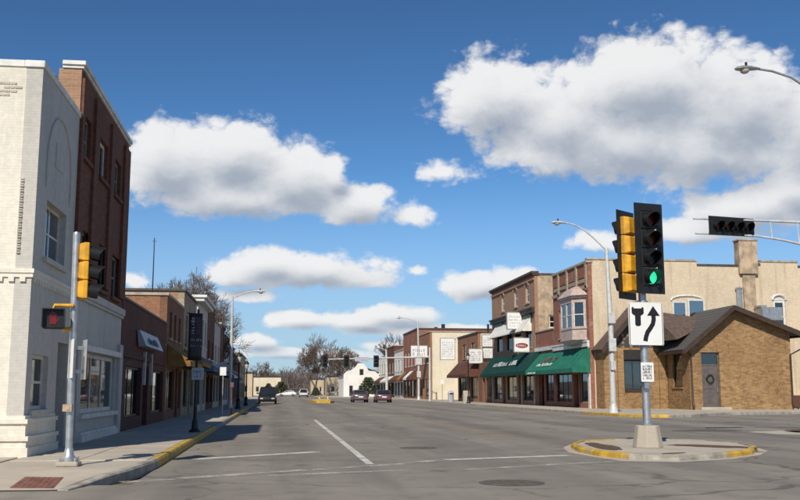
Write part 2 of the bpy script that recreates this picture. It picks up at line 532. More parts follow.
class MB:
    def __init__(s):
        s.v, s.f = [], []

    def add(s, vs, fs):
        k = len(s.v)
        s.v += [tuple(x) for x in vs]
        s.f += [tuple(i + k for i in f) for f in fs]
        return s

    def hexa(s, c):
        return s.add(c, [(0, 1, 2, 3), (7, 6, 5, 4), (0, 4, 5, 1), (1, 5, 6, 2), (2, 6, 7, 3), (3, 7, 4, 0)])

    def box(s, x0, x1, y0, y1, z0, z1):
        return s.hexa([(x0, y0, z0), (x1, y0, z0), (x1, y1, z0), (x0, y1, z0), (x0, y0, z1), (x1, y0, z1), (x1, y1, z1), (x0, y1, z1)])

    def fb(s, fr, u0, u1, d0, d1, z0, z1):
        return s.hexa([fr.p(u0, d0, z0), fr.p(u1, d0, z0), fr.p(u1, d1, z0), fr.p(u0, d1, z0),
                       fr.p(u0, d0, z1), fr.p(u1, d0, z1), fr.p(u1, d1, z1), fr.p(u0, d1, z1)])

    def prism(s, poly, vec):
        n = len(poly)
        top = [tuple(a[i] + vec[i] for i in range(3)) for a in poly]
        return s.add(list(poly) + top, [tuple(range(n - 1, -1, -1)), tuple(range(n, 2 * n))] +
                     [(i, (i + 1) % n, n + (i + 1) % n, n + i) for i in range(n)])

    def tube(s, pts, rs, n=8, caps=True):
        pts = [Vector(p) for p in pts]
        if isinstance(rs, (int, float)):
            rs = [rs] * len(pts)
        vs, prev = [], None
        for i, p in enumerate(pts):
            d = (pts[min(i + 1, len(pts) - 1)] - pts[max(i - 1, 0)]).normalized()
            if prev is None:
                a = Vector((0, 0, 1)) if abs(d.z) < .9 else Vector((1, 0, 0))
                x = d.cross(a).normalized()
            else:
                x = (prev - d * prev.dot(d)).normalized()
            prev = x
            y = d.cross(x)
            for k in range(n):
                q = 2 * math.pi * (k + .5) / n
                vs.append(p + (x * math.cos(q) + y * math.sin(q)) * rs[i])
        fs = [(i * n + k, i * n + (k + 1) % n, (i + 1) * n + (k + 1) % n, (i + 1) * n + k) for i in range(len(pts) - 1) for k in range(n)]
        if caps:
            fs += [tuple(range(n - 1, -1, -1)), tuple((len(pts) - 1) * n + k for k in range(n))]
        return s.add(vs, fs)

    def lathe(s, prof, c=(0, 0, 0), n=16):
        return s.tube([(c[0], c[1], c[2] + z) for r, z in prof], [max(r, .002) for r, z in prof], n)

    def slab(s, q, t):
        a, b, c = Vector(q[0]), Vector(q[1]), Vector(q[-1])
        nn = (b - a).cross(c - a).normalized() * t
        return s.prism([tuple(x) for x in q], tuple(nn))

    def wall(s, fr, u0, u1, z0, z1, op=(), t=.3):
        us = sorted({u0, u1} | {x for o in op for x in o[:2]})
        zs = sorted({z0, z1} | {x for o in op for x in o[2:4]})
        fill = {}
        for i in range(len(us) - 1):
            for j in range(len(zs) - 1):
                cu, cz = (us[i] + us[i + 1]) / 2, (zs[j] + zs[j + 1]) / 2
                fill[i, j] = not any(o[0] < cu < o[1] and o[2] < cz < o[3] for o in op)
        for (i, j), on in fill.items():
            if not on:
                continue
            a, b_, c, d = us[i], us[i + 1], zs[j], zs[j + 1]
            P8 = [fr.p(a, 0, c), fr.p(b_, 0, c), fr.p(b_, 0, d), fr.p(a, 0, d), fr.p(a, -t, c), fr.p(b_, -t, c), fr.p(b_, -t, d), fr.p(a, -t, d)]
            fs = [(0, 1, 2, 3), (7, 6, 5, 4)]
            if not fill.get((i - 1, j)): fs.append((0, 3, 7, 4))
            if not fill.get((i + 1, j)): fs.append((1, 5, 6, 2))
            if not fill.get((i, j - 1)): fs.append((0, 4, 5, 1))
            if not fill.get((i, j + 1)): fs.append((3, 2, 6, 7))
            s.add(P8, fs)
        return s

    def each(s, name, mat, parent=None, **kw):
        """one object for every separate piece"""
        up = list(range(len(s.v)))

        def find(i):
            while up[i] != i:
                up[i] = up[up[i]]
                i = up[i]
            return i
        for f in s.f:
            for i in f[1:]:
                up[find(i)] = find(f[0])
        groups = {}
        for f in s.f:
            groups.setdefault(find(f[0]), []).append(f)
        for fs_ in groups.values():
            m_ = MB()
            ids = sorted({i for f in fs_ for i in f})
            ix = {i: k for k, i in enumerate(ids)}
            m_.v = [s.v[i] for i in ids]
            m_.f = [tuple(ix[i] for i in f) for f in fs_]
            m_.build(name, mat, parent, **kw)

    def build(s, name, mat, parent=None, smooth=False, bevel=0.0, merge=True):
        o = Vector((0, 0, 0))
        r = parent
        while r is not None and r.parent is not None:
            r = r.parent
        if r is not None and r.name not in ROOT_LOCAL:
            o = r.location
        me = bpy.data.meshes.new(name)
        me.from_pydata([(v[0] - o[0], v[1] - o[1], v[2] - o[2]) for v in s.v], [], s.f)
        bm = bmesh.new()
        bm.from_mesh(me)
        if merge:
            bmesh.ops.remove_doubles(bm, verts=bm.verts, dist=1e-5)
        bmesh.ops.recalc_face_normals(bm, faces=bm.faces)
        if bevel:
            bmesh.ops.bevel(bm, geom=[e for e in bm.edges if len(e.link_faces) == 2 and e.calc_face_angle(0) > .6], offset=bevel, segments=1, affect='EDGES', clamp_overlap=True)
        bm.to_mesh(me)
        bm.free()
        if smooth:
            me.polygons.foreach_set('use_smooth', [True] * len(me.polygons))
            me.set_sharp_from_angle(angle=R(38))
        me.materials.append(MATS[mat])
        ob = bpy.data.objects.new(name, me)
        col.objects.link(ob)
        ob.parent = parent
        return ob


def tag(o, label=None, cat=None, group=None, kind=None):
    for k, v in (('label', label), ('category', cat), ('group', group), ('kind', kind)):
        if v:
            o[k] = v
    return o


def thing(name, label, cat, loc, group=None, local=False, rz=0):
    o = bpy.data.objects.new(name, None)
    o.empty_display_size = .3
    col.objects.link(o)
    o.location = loc
    o.rotation_euler[2] = rz
    if local:
        ROOT_LOCAL.add(o.name)
    return tag(o, label, cat, group)


def struct(name, mb, mat):
    return tag(mb.build(name, mat), kind='structure')


def window(par, fr, u0, u1, z0, z1, d=-.12, fm='trim_white', fw=.06, nu=1, nz=1, sill=True, gm='glass', curtain=None, sm=None, zsplit=None):
    """frame > each pane, sill, curtain"""
    mb = MB()
    mb.fb(fr, u0, u0 + fw, d - .06, d, z0, z1).fb(fr, u1 - fw, u1, d - .06, d, z0, z1)
    mb.fb(fr, u0 + fw, u1 - fw, d - .06, d, z0, z0 + fw).fb(fr, u0 + fw, u1 - fw, d - .06, d, z1 - fw, z1)
    iu = [u0 + fw + (u1 - u0 - 2 * fw) * k / nu for k in range(nu + 1)]
    iz = [z0 + fw + (z1 - z0 - 2 * fw) * k / nz for k in range(nz + 1)]
    if zsplit:
        iz = [z0 + fw, z0 + (z1 - z0) * zsplit, z1 - fw]
        nz = 2
    h = fw * .35
    for k in range(1, nu):
        mb.fb(fr, iu[k] - h, iu[k] + h, d - .052, d - .008, z0 + fw, z1 - fw)
    for k in range(1, nz):
        mb.fb(fr, u0 + fw, u1 - fw, d - .048, d - .012, iz[k] - h, iz[k] + h)
    w = mb.build('window', fm, par)
    for a in range(nu):
        for c in range(nz):
            MB().fb(fr, iu[a], iu[a + 1], d - .034, d - .028, iz[c], iz[c + 1]).build('pane', gm, w)
    if sill:
        MB().fb(fr, u0 - .08, u1 + .08, d + .002, .07, z0 - .1, z0 - .002).build('sill', sm or fm, w)
    if curtain:
        c = MB()
        k, n = 0, max(6, int((u1 - u0) / .08))
        zt = z1 - .03
        zb = z1 - (z1 - z0) * curtain
        for k in range(n):
            a, b_ = u0 + (u1 - u0) * k / n, u0 + (u1 - u0) * (k + 1) / n
            da, db = d - .16 - .03 * (k % 2), d - .16 - .03 * ((k + 1) % 2)
            c.add([fr.p(a, da, zb), fr.p(b_, db, zb), fr.p(b_, db, zt), fr.p(a, da, zt)], [(0, 1, 2, 3)])
        c.build('curtain', 'curtain', w)
    return w


def door(par, fr, u0, u1, z0, z1, d=-.2, mat='door_grey', glassy=True, transom=0.0, gm='glass'):
    zt = z1 - transom
    fw = .07
    mb = MB()
    mb.fb(fr, u0, u0 + fw, d - .08, d, z0, z1).fb(fr, u1 - fw, u1, d - .08, d, z0, z1).fb(fr, u0 + fw, u1 - fw, d - .08, d, z1 - fw, z1)
    if transom:
        mb.fb(fr, u0 + fw, u1 - fw, d - .08, d - .004, zt - fw, zt)
    a, b_ = u0 + fw + .006, u1 - fw - .006
    top = (zt if transom else z1) - fw - .006
    if glassy:
        mb.fb(fr, a, a + .1, d - .07, d - .02, z0, top).fb(fr, b_ - .1, b_, d - .07, d - .02, z0, top)
        mb.fb(fr, a + .1, b_ - .1, d - .07, d - .02, z0, z0 + .3).fb(fr, a + .1, b_ - .1, d - .07, d - .02, top - .12, top)
    else:
        mb.fb(fr, a, b_, d - .07, d - .03, z0, top)
        w = b_ - a
        for (p0, p1) in ((.08, .36), (.44, .92)):
            mb.fb(fr, a + .14 * w, b_ - .14 * w, d - .03, d - .018, z0 + (top - z0) * p0, z0 + (top - z0) * p1)
    o = mb.build('door', mat, par)
    if glassy:
        MB().fb(fr, a + .1, b_ - .1, d - .05, d - .045, z0 + .3, top - .12).build('pane', gm, o)
    if transom:
        MB().fb(fr, u0 + fw, u1 - fw, d - .05, d - .045, zt, z1 - fw).build('transom_pane', gm, o)
    MB().fb(fr, b_ - .08, b_ - .05, d - .018, d + .04, z0 + .95, z0 + 1.2).build('handle', 'steel', o)
    return o


def shop_window(par, fr, u0, u1, z0, z1, d=-.1, fm='trim_dark', nu=2, gm='glass', fw=.07, items=None):
    w = window(par, fr, u0, u1, z0, z1, d, fm, fw, nu, 1, False, gm)
    if items:                                              # things in the display behind the glass
        r = random.Random(int(u0 * 31 + z0 * 7))
        for k in range(items):
            a = u0 + .15 + (u1 - u0 - .6) * r.random()
            ww, hh = r.uniform(.15, .5), r.uniform(.25, .9) * (z1 - z0) * .75
            zb = z0 + r.uniform(.05, .35) * (z1 - z0)
            MB().fb(fr, a, a + ww, d - .32 - .1 * k - .04, d - .32 - .1 * k, zb, min(zb + hh, z1 - .1)).build('display_board', r.choice(['curtain', 'interior_wall', 'sign_grey', 'sign_white']), w)
    return w


def lettering(par, O, U, V, nrm, w, h, n, mat, seed=1, rows=1, gap=.35, name='lettering', slant=0.0):
    """raised strokes: the writing is too small in the photograph to be read"""
    r = random.Random(seed)
    U, V, nrm, O = Vector(U).normalized(), Vector(V).normalized(), Vector(nrm).normalized(), Vector(O)
    mb = MB()

    def bar(a, b_, c, d):
        q = []
        for dd in (.0, .012):
            q += [O + U * (x + slant * y) + V * y + nrm * dd for x, y in ((a, c), (b_, c), (b_, d), (a, d))]
        mb.hexa([tuple(x) for x in q])
    rh = h / rows
    for j in range(rows):
        y0 = h - (j + 1) * rh
        hh = rh * (.72 if rows > 1 else 1)
        cw = w / n
        for k in range(n):
            if r.random() < .1 and k not in (0, n - 1):
                continue
            x0, x1 = k * cw, k * cw + cw * (1 - gap)
            s = cw * .2
            g_ = r.randrange(5)
            top = y0 + hh * (1 if r.random() < .5 else .75)
            if g_ != 4:
                bar(x0, x0 + s, y0, top)
            if g_ in (0, 2):
                bar(x1 - s, x1, y0, top)
            if g_ in (0, 1, 4):
                bar(x0 + s, x1 - s, top - hh * .2, top)
            if g_ in (1, 2, 3):
                bar(x0 + s, x1 - s, y0, y0 + hh * .2)
            if g_ in (2, 1):
                bar(x0 + s, x1 - s, y0 + hh * .4, y0 + hh * .58)
            if g_ == 4:
                bar((x0 + x1 - s) / 2, (x0 + x1 + s) / 2, y0, top - hh * .2)
    return tag(mb.build(name, mat, par, merge=False), kind='stuff')


def awning(par, fr, u0, u1, ztop, zbot, proj, mat, val=.25, closed=True, name='awning'):
    a, b_ = fr.p(u0, .03, ztop), fr.p(u1, .03, ztop)
    c, d = fr.p(u1, proj, zbot + val), fr.p(u0, proj, zbot + val)
    mb = MB()
    n = max(2, int((u1 - u0) / 1.1))
    for k in range(n):                                      # canvas sags a little between its ribs
        f0, f1 = k / n, (k + 1) / n
        ua, ub = u0 + (u1 - u0) * f0, u0 + (u1 - u0) * f1
        um = (ua + ub) / 2
        for (x, y) in ((ua, um), (um, ub)):
            sx_, sy_ = (0 if x == ua else .035), (0 if y == ub else .035)
            zm = (ztop + zbot + val) / 2
            mb.add([fr.p(x, .03, ztop), fr.p(y, .03, ztop), fr.p(y, proj / 2 - sy_, zm - sy_), fr.p(x, proj / 2 - sx_, zm - sx_),
                    fr.p(y, proj, zbot + val), fr.p(x, proj, zbot + val), fr.p(y, proj + .01 + sy_ * .4, zbot), fr.p(x, proj + .01 + sx_ * .4, zbot)],
                   [(0, 1, 2, 3), (3, 2, 4, 5), (5, 4, 6, 7)])
    if closed:
        for u in (u0, u1):
            mb.add([fr.p(u, .03, ztop), fr.p(u, proj, zbot + val), fr.p(u, proj + .01, zbot), fr.p(u, .03, zbot)], [(0, 1, 2, 3)])
    o = mb.build(name, mat, par)
    md = o.modifiers.new('thickness', 'SOLIDIFY')
    md.thickness = .012
    r = MB()
    for u in (u0 + .05, u1 - .05):
        r.tube([fr.p(u, .05, zbot + .12), fr.p(u, proj - .05, zbot + .12)], .018, 5)
    r.tube([fr.p(u0 + .05, proj - .05, zbot + .12), fr.p(u1 - .05, proj - .05, zbot + .12)], .018, 5)
    r.build('awning_frame', 'steel_dark', o)
    return o


def shell(root, side, x0, y0, y1, h, depth, fm, sm, opens=(), side_opens=(), par=.45, base=0.0):
    """street wall, two side walls, back wall and flat roof"""
    t = .3
    y0 += .012
    y1 -= .012
    fr = west(x0) if side > 0 else east(x0)
    MB().wall(fr, y0, y1, base, h, opens, t).build('wall', fm, root)
    xa, xb = (x0 + t, x0 + depth) if side > 0 else (x0 - depth, x0 - t)
    MB().wall(south(y0), xa, xb, base, h, side_opens, t).build('wall', sm, root)
    MB().wall(south(y1 - t), xa, xb, base, h, (), t).build('wall', sm, root)
    xk = xb - t if side > 0 else xa
    MB().box(xk, xk + t, y0 + t, y1 - t, base, h).build('wall', sm, root)
    MB().box(xa if side > 0 else xa + t, xb - t if side > 0 else xb, y0 + t, y1 - t, h - par - .2, h - par).build('roof', 'roof_tar', root)
    return fr


def coping(root, side, x0, y0, y1, h, depth, mat, th=.14, over=.07, front_h=None, name='coping'):
    """cap stones along the top of the walls"""
    fr = west(x0) if side > 0 else east(x0)
    mb = MB().fb(fr, y0 - over + .01, y1 - .01, -.3 - over, over, h + .002, h + (front_h or th))
    xa, xb = (x0 + .3 + over, x0 + depth) if side > 0 else (x0 - depth, x0 - .3 - over)
    mb.fb(south(y0 + .012), xa, xb, -.3 - over, over - .01, h + .002, h + th)
    mb.fb(south(y1 - .312), xa, xb, -.3, .0, h + .002, h + th)
    return mb.build(name, mat, root, bevel=.012)


# ---------------------------------------------------------------- ground, roads, pavements
struct('ground', MB().add([(-2500, -800, -.06), (2500, -800, -.06), (2500, 4200, -.06), (-2500, 4200, -.06)], [(0, 1, 2, 3)]), 'ground')
KL, KR = -2.0, 17.4
rd = MB()
rd.add([(KL, -40, 0), (KR, -40, 0), (KR, 14, 0), (KL, 14, 0), (KR, 52, 0), (KL, 52, 0), (KR, 138, 0), (KL, 138, 0),
        (7.8, 200, 0), (-3, 200, 0), (9, 260, 0), (1.8, 260, 0), (30, 520, 0), (22, 520, 0),
        (-320, -40, 0), (-320, 14, 0), (320, -40, 0), (320, 52, 0), (KR, 52, 0)],
       [(0, 1, 2, 3), (3, 2, 4, 5), (5, 4, 6, 7), (7, 6, 8, 9), (9, 8, 10, 11), (11, 10, 12, 13), (14, 0, 3, 15), (1, 16, 17, 4, 2)])
struct('road', rd, 'asphalt')

SW = .14
# left pavement: cast bed with its slabs laid on top
cor = [(-2.16, 16.9), (-2.2, 16.0), (-2.34, 15.2), (-2.6, 14.75), (-3.0, 14.45)]
bed = MB()
bedpoly = [(-2.16, 138), (-3.1, 200), (1.7, 258), (-60, 258), (-60, 15.2), (-2.36, 15.2), (-2.22, 16.0), (-2.18, 16.9)]
bed.prism([(x, y, -.05) for x, y in bedpoly], (0, 0, SW + .035))
pl = struct('pavement', bed, 'concrete')
ys = 17.0
while ys < 47:
    for (xa, xb) in ((-4.44, -3.32), (-3.305, -2.175)):
        jit = rnd.uniform(-.004, .004)
        MB().box(xa, xb, ys + .007, ys + 1.36, SW - .03, SW + .004 + jit).build('slab', 'concrete', pl, bevel=.008)
    ys += 1.372
for k in range(5):
    for j in range(2):
        MB().box(-11.9 + k * 1.48, -11.9 + k * 1.48 + 1.465, 15.26 + j * 1.3, 16.55 + j * 1.3, SW - .03, SW + .003 + rnd.uniform(-.003, .003)).build('slab', 'concrete', pl, bevel=.008)
# dropped ramp with its red tactile plate
def rz(y_):
    return .014 + (y_ - 13.3) * .0584


edge = [(15.2, -2.34), (14.6, -2.56), (14.0, -2.7), (13.3, -2.86)]
rv = []
for (y_, xr) in edge:
    rv += [(xr, y_, rz(y_)), (-4.4, y_, rz(y_)), (-6.8, y_, rz(y_))]
ramp = struct('ramp', MB().add(rv, [(3 * i + k, 3 * i + k + 1, 3 * i + 4 + k, 3 * i + 3 + k) for i in range(3) for k in range(2)]), 'concrete')
pq = [(-3.5, 13.5), (-2.92, 13.42), (-3.0, 14.4), (-3.55, 14.48)]
tp = MB().add([(x, y_, rz(y_) + .004) for x, y_ in pq], [(0, 1, 2, 3)]).build('tactile_plate', 'tactile_red', ramp)
dm = MB()
for i in range(7):
    for j in range(9):
        u, v = (i + .5) / 7, (j + .5) / 9
        x = (pq[0][0] * (1 - u) + pq[1][0] * u) * (1 - v) + (pq[3][0] * (1 - u) + pq[2][0] * u) * v
        y_ = (pq[0][1] * (1 - u) + pq[1][1] * u) * (1 - v) + (pq[3][1] * (1 - u) + pq[2][1] * u) * v
        dm.lathe([(.025, 0), (.018, .008)], (x, y_, rz(y_) + .003), 6)
tag(dm.build('dome', 'tactile_red', tp), kind='stuff')
struct('verge', MB().add([(-60, 12.9, .015), (-6.9, 13.2, .015), (-6.85, 15.15, .11), (-60, 15.15, .11)], [(0, 1, 2, 3)]), 'ground')


def kerb(par, pts, mat, h=SW, w=.16, hs_=None):
    """kerb stone following a short line; the inner side lies to the left of the walk"""
    P_ = [Vector((x, y, 0)) for x, y in pts]
    ins = []
    for i, p_ in enumerate(P_):
        d_ = (P_[min(i + 1, len(P_) - 1)] - P_[max(i - 1, 0)]).normalized()
        ins.append(Vector((-d_.y, d_.x, 0)))
    mb = MB()
    n = len(P_)
    vs = []
    for i in range(n):
        a, b_ = P_[i], P_[i] + ins[i] * w
        o = P_[i] + ins[i] * .035
        h = hs_[i] if hs_ else h
        vs += [(a.x, a.y, -.05), (a.x * .7 + o.x * .3, a.y * .7 + o.y * .3, h * .8), (o.x, o.y, h + .006), (b_.x, b_.y, h + .006), (b_.x, b_.y, -.05)]
    fs = [(i * 5 + k, i * 5 + (k + 1) % 5, (i + 1) * 5 + (k + 1) % 5, (i + 1) * 5 + k) for i in range(n - 1) for k in range(5)]
    fs += [tuple(range(4, -1, -1)), tuple((n - 1) * 5 + k for k in range(5))]
    return mb.add(vs, fs).build('kerb', mat, par)


# kerb stones, far to near on the left (inner side is -X: walk towards +Y)
y = 17.2
while y < 128:
    ln = 2.6 if y < 60 else 8
    mt = 'kerb_yellow' if (17.0 < y < 31) or (44 < y < 66) else 'kerb_stone'
    kerb(pl, [(KL, y + .006), (KL, y + ln - .006)], mt)
    y += ln
kerb(pl, [(-2.7, 13.3), (-2.54, 14.0), (-2.4, 14.6), (-2.2, 15.2), (-2.08, 15.9)], 'kerb_stone', hs_=[.012, .045, .085, .12, SW])
kerb(pl, [(-2.08, 15.91), (-2.02, 16.5), (KL, 17.19)], 'kerb_stone')

# right pavement
rp_poly = [(17.54, 128), (17.54, 47.6), (18.1, 45.9), (19.1, 45.4), (20.6, 46.3), (22.4, 48.3), (24.2, 49.75), (27, 50.8), (31, 52.1), (60, 53.6), (60, 62), (21, 62), (60, 66), (60, 128)]
pr = struct('pavement', MB().prism([(x, y_, -.05) for x, y_ in rp_poly if (x, y_) != (21, 62)], (0, 0, SW + .05)), 'concrete')
y = 47.6
while y < 126:
    ln = 3 if y < 80 else 8
    kerb(pr, [(KR, y + ln - .006), (KR, y + .006)], 'kerb_yellow' if y < 52 else 'kerb_stone')
    y += ln
cpts = [(KR, 47.6), (17.62, 46.6), (18.0, 45.75), (19.1, 45.25), (20.7, 46.15), (22.5, 48.15), (24.3, 49.6), (27, 50.65), (31, 51.95), (45, 52.9), (60, 53.45)]
for k, (a, b_) in enumerate(((0, 4), (3, 6), (5, 8), (7, 9), (8, 11))):
    kerb(pr, cpts[a:b_ if k else 4], 'kerb_yellow' if k == 0 else 'kerb_stone')
for k in range(24):                                       # joints read as separate slabs near the corner
    MB().box(17.62 + (k % 2) * 1.72, 17.62 + (k % 2) * 1.72 + 1.7, 48 + (k // 2) * 1.9, 48 + (k // 2) * 1.9 + 1.88, SW - .03, SW + .004 + rnd.uniform(-.002, .003)).build('slab', 'concrete', pr, bevel=.008)
for k in range(16):
    MB().box(24.6 + (k % 8) * 1.9, 24.6 + (k % 8) * 1.9 + 1.88, 52.6 + (k // 8) * 2.1, 52.6 + (k // 8) * 2.1 + 2.08, SW - .03, SW + .004 + rnd.uniform(-.002, .003)).build('slab', 'concrete', pr, bevel=.008)

# far street edges
struct('pavement', MB().prism([(17.6, 138, -.05), (7.9, 200, -.05), (9.1, 260, -.05), (40, 260, -.05), (40, 128.2, -.05), (17.54, 128.2, -.05)], (0, 0, SW + .05)), 'concrete')

# traffic island with the signal
SI = .1
isl = [(6.75, 21.7), (6.42, 20.1), (6.42, 18.8), (6.72, 17.9), (7.5, 17.35), (8.75, 18.0), (9.75, 18.9), (10.5, 20.1), (10.9, 21.6), (10.6, 22.8), (9.6, 23.4), (8.4, 23.5), (7.4, 23.0)]
cx_, cy_ = 8.6, 20.9
ar2 = random.Random(4)
ap = [(cx_ + (x - cx_) * (1.1 + ar2.uniform(-.04, .07)), cy_ + (y_ - cy_) * (1.1 + ar2.uniform(-.04, .07))) for x, y_ in isl]
struct('apron', MB().add([(x, y_, .004) for x, y_ in ap], [tuple(range(len(ap)))]), 'concrete')
inner = [(cx_ + (x - cx_) * .945, cy_ + (y_ - cy_) * .945) for x, y_ in isl]
ti = struct('traffic_island', MB().prism([(x, y_, -.04) for x, y_ in inner], (0, 0, SI + .03)), 'concrete')
segs = [(0, 1, 'kerb_yellow'), (1, 2, 'kerb_yellow'), (2, 3, 'kerb_yellow'), (3, 4, 'kerb_stone'), (4, 5, 'kerb_stone'), (5, 6, 'kerb_yellow'), (6, 7, 'kerb_yellow'), (7, 8, 'kerb_stone'),
        (8, 9, 'kerb_stone'), (9, 10, 'kerb_stone'), (10, 11, 'kerb_stone'), (11, 12, 'kerb_yellow'), (12, 0, 'kerb_yellow')]
ni = len(isl)
for a, b_, mt in segs:                                   # one stone from joint to joint, mitred
    mb = MB()
    vs = []
    for i in (a, b_):
        x, y_ = isl[i]
        q = lambda s, z: (cx_ + (x - cx_) * s, cy_ + (y_ - cy_) * s, z)
        hh = SI * (.62 if i == 4 else 1)
        vs += [q(1.0, -.04), q(.992, hh * .75), q(.975, hh + .012), q(.935, hh + .012), q(.935, -.04)]
    mb.add(vs, [(k, (k + 1) % 5, 5 + (k + 1) % 5, 5 + k) for k in range(5)] + [(4, 3, 2, 1, 0), (5, 6, 7, 8, 9)])
    mb.build('kerb', mt, ti)


def patch(c, rx, ry, z, n=18, seed=1, rot=0):
    r = random.Random(seed)
    pts = []
    for k in range(n):
        a = 2 * math.pi * k / n
        s = 1 + r.uniform(-.15, .15)
        x, y_ = math.cos(a) * rx * s, math.sin(a) * ry * s
        pts.append((c[0] + x * math.cos(rot) - y_ * math.sin(rot), c[1] + x * math.sin(rot) + y_ * math.cos(rot), z))
    return MB().add(pts, [tuple(range(n))])


patch((7.15, 20.6), .26, 1.5, SI - .004, n=26, seed=2, rot=-.12).build('planting_bed', 'soil', ti)
patch((9.6, 20.3), .42, 1.0, SI - .004, n=26, seed=5, rot=.75).build('planting_bed', 'soil', ti)
patch((7.75, 18.2), .34, .12, SI - .006, seed=6, rot=.5).build('stain', 'soil', ti)
# pale corner further right
struct('corner_apron', patch((16.2, 28.4), 1.3, 1.5, .006, 14, 9), 'concrete')
struct('corner_bed', patch((17.6, 29.2), 1.4, 1.1, .05, 12, 12), 'soil')

# painted lines
def line(pts, w, mat):
    mb = MB()
    P_ = [Vector((x, y_, 0)) for x, y_ in pts]
    L_, R_ = [], []
    for i, p_ in enumerate(P_):
        d_ = (P_[min(i + 1, len(P_) - 1)] - P_[max(i - 1, 0)]).normalized()
        nn = Vector((-d_.y, d_.x, 0)) * w / 2
        L_.append(p_ + nn)
        R_.append(p_ - nn)
    k = len(P_)
    mb.add([(v.x, v.y, .0045) for v in L_ + R_], [(i, i + 1, k + i + 1, k + i) for i in range(k - 1)])
    return struct('lane_marking', mb, mat)


line([(1.68, 17.3), (1.72, 43.8)], .14, 'paint_white')
line([(-1.55, 19.0), (.88, 20.95)], .3, 'paint_white')
line([(-1.7, 32.6), (.5, 34.4)], .2, 'paint_faint')
line([(-2.2, 14.4), (2.2, 17.3), (3.1, 18.2)], .26, 'paint_faint')
line([(3.2, 18.25), (5.9, 19.15)], .26, 'paint_white')
line([(-.1, 15.2), (2.2, 16.0)], .22, 'paint_faint')
line([(3.2, 15.95), (5.2, 17.0), (6.2, 17.3)], .22, 'paint_faint')
for dx in (-.11, .11):
    line([(6.5 + dx, 26), (6.45 + dx, 46), (5.7 + dx, 75), (5.1 + dx, 102)], .11, 'paint_yellow')
line([(-1.9, 46.5), (.2, 48.5)], .2, 'paint_faint')
for k in range(4):
    line([(12.2, 40 + k * 12), (12.1, 44 + k * 12)], .13, 'paint_faint')


def cover(x, y_, r, label):
    o = thing('manhole_cover', label, 'manhole cover', (x, y_, 0), 'manhole covers in the asphalt')
    MB().lathe([(r * 1.12, .002), (r * 1.12, .007), (r, .0072)], (x, y_, 0), 24).build('ring', 'iron_cover', o)
    mb = MB().lathe([(r * .97, .004), (r * .97, .0095)], (x, y_, 0), 24)
    mb.build('lid', 'iron_cover', o)
    rb = MB()
    for k in range(-3, 4):
        hw = math.sqrt(max(.01, .85 - (k / 3.6) ** 2)) * r * .9
        rb.box(x - hw, x + hw, y_ + k * r * .25 - r * .04, y_ + k * r * .25 + r * .04, .0095, .0125)
    rb.build('rib', 'iron_cover', o)


cover(3.35, 13.6, .42, 'round iron manhole cover in the asphalt before the crosswalk lines')
cover(3.25, 22.1, .38, 'round iron manhole cover beyond the crosswalk beside the lane line')
struct('asphalt_patch', patch((14.2, 30.5), 1.2, .7, .003, 10, 33, .1), 'iron_cover')

# ---------------------------------------------------------------- buildings on the left
XL = -4.5
EL = east(XL)
# white painted corner building
wb = thing('corner_building', 'two-storey white painted brick corner building behind the signal pole', 'building', (XL, 18, .14))
ops = [(18.4, 19.65, .95, 1.98), (18.85, 20.58, 3.86, 4.98), (20.42, 21.36, .14, 2.3)]
shell(wb, -1, XL, 18.0, 21.4, 7.35, 10, 'white_brick_shaded', 'white_brick', ops, (), .35)
coping(wb, -1, XL, 18.0, 21.4, 7.35, 10, 'coping_white', .14, .035)
window(wb, EL, 18.4, 19.65, .95, 1.98, -.1, 'trim_white', .07, 1, 2, True, 'glass', .45, 'white_brick_shaded')
window(wb, EL, 18.85, 20.58, 3.86, 4.98, -.14, 'trim_white', .06, 2, 2, True, 'glass_blue', .5, 'white_brick_shaded')
door(wb, EL, 20.42, 21.36, .16, 2.28, -.24, 'door_grey', True, .45)
fs = south(18.012)
cs = MB()                                                   # belt course of toothed bricks, both faces
cs.fb(EL, 18.0, 21.38, .0, .05, 3.44, 3.52).fb(EL, 18.0, 21.38, .0, .03, 3.36, 3.44)
cs.fb(fs, -14.4, -4.45, .0, .05, 3.44, 3.52).fb(fs, -14.4, -4.47, .0, .03, 3.36, 3.44)
k = -14.3
while k < -4.6:
    cs.fb(fs, k, k + .1, .0, .042, 3.28, 3.36)
    k += .2
k = 18.1
while k < 21.2:
    cs.fb(EL, k, k + .1, .0, .042, 3.28, 3.36)
    k += .2
cs.build('belt_course', 'white_brick', wb)
pl_ = MB()                                                  # stepped plinth with two roll mouldings
for (z0, z1, d) in ((.1, .30, .13), (.30, .42, .09), (.42, .50, .13), (.50, .72, .06), (.72, .80, .1), (.80, .86, .04)):
    pl_.fb(EL, 18.0 - d, 20.3, .0, d, z0, z1).fb(fs, -14.4, -4.5, .0, d, z0, z1)
pl_.build('plinth', 'white_brick', wb)
tb = MB()                                                   # rows of pierced bricks high on the gable
r_ = random.Random(5)
for j in range(4):
    k = -9.6
    while k < -4.98:
        w_ = r_.uniform(.04, .13)
        if r_.random() < .86:
            tb.fb(fs, k, k + w_, .001, .012, 6.8 + j * .075 - .02, 6.8 + j * .075 + .022)
        k += w_ + .014
tag(tb.build('pierced_brick_row', 'strip_mortar', wb), kind='stuff')
for xk in (-4.76, -9.6):                                     # toothed strips down the front
    tb = MB()
    for j in range(30):
        tb.fb(fs, xk - .03, xk + .03, .001, .016 if j % 2 else .03, 3.8 + j * .048, 3.8 + j * .048 + .026)
    tag(tb.build('toothed_strip', 'strip_mortar', wb), kind='stuff')
ar = MB()                                                   # blind arch on the street face
pts = [(-4.49, 19.7 + 1.05 * math.cos(a), 5.75 + 1.05 * math.sin(a)) for a in [math.pi * i / 20 for i in range(21)]]
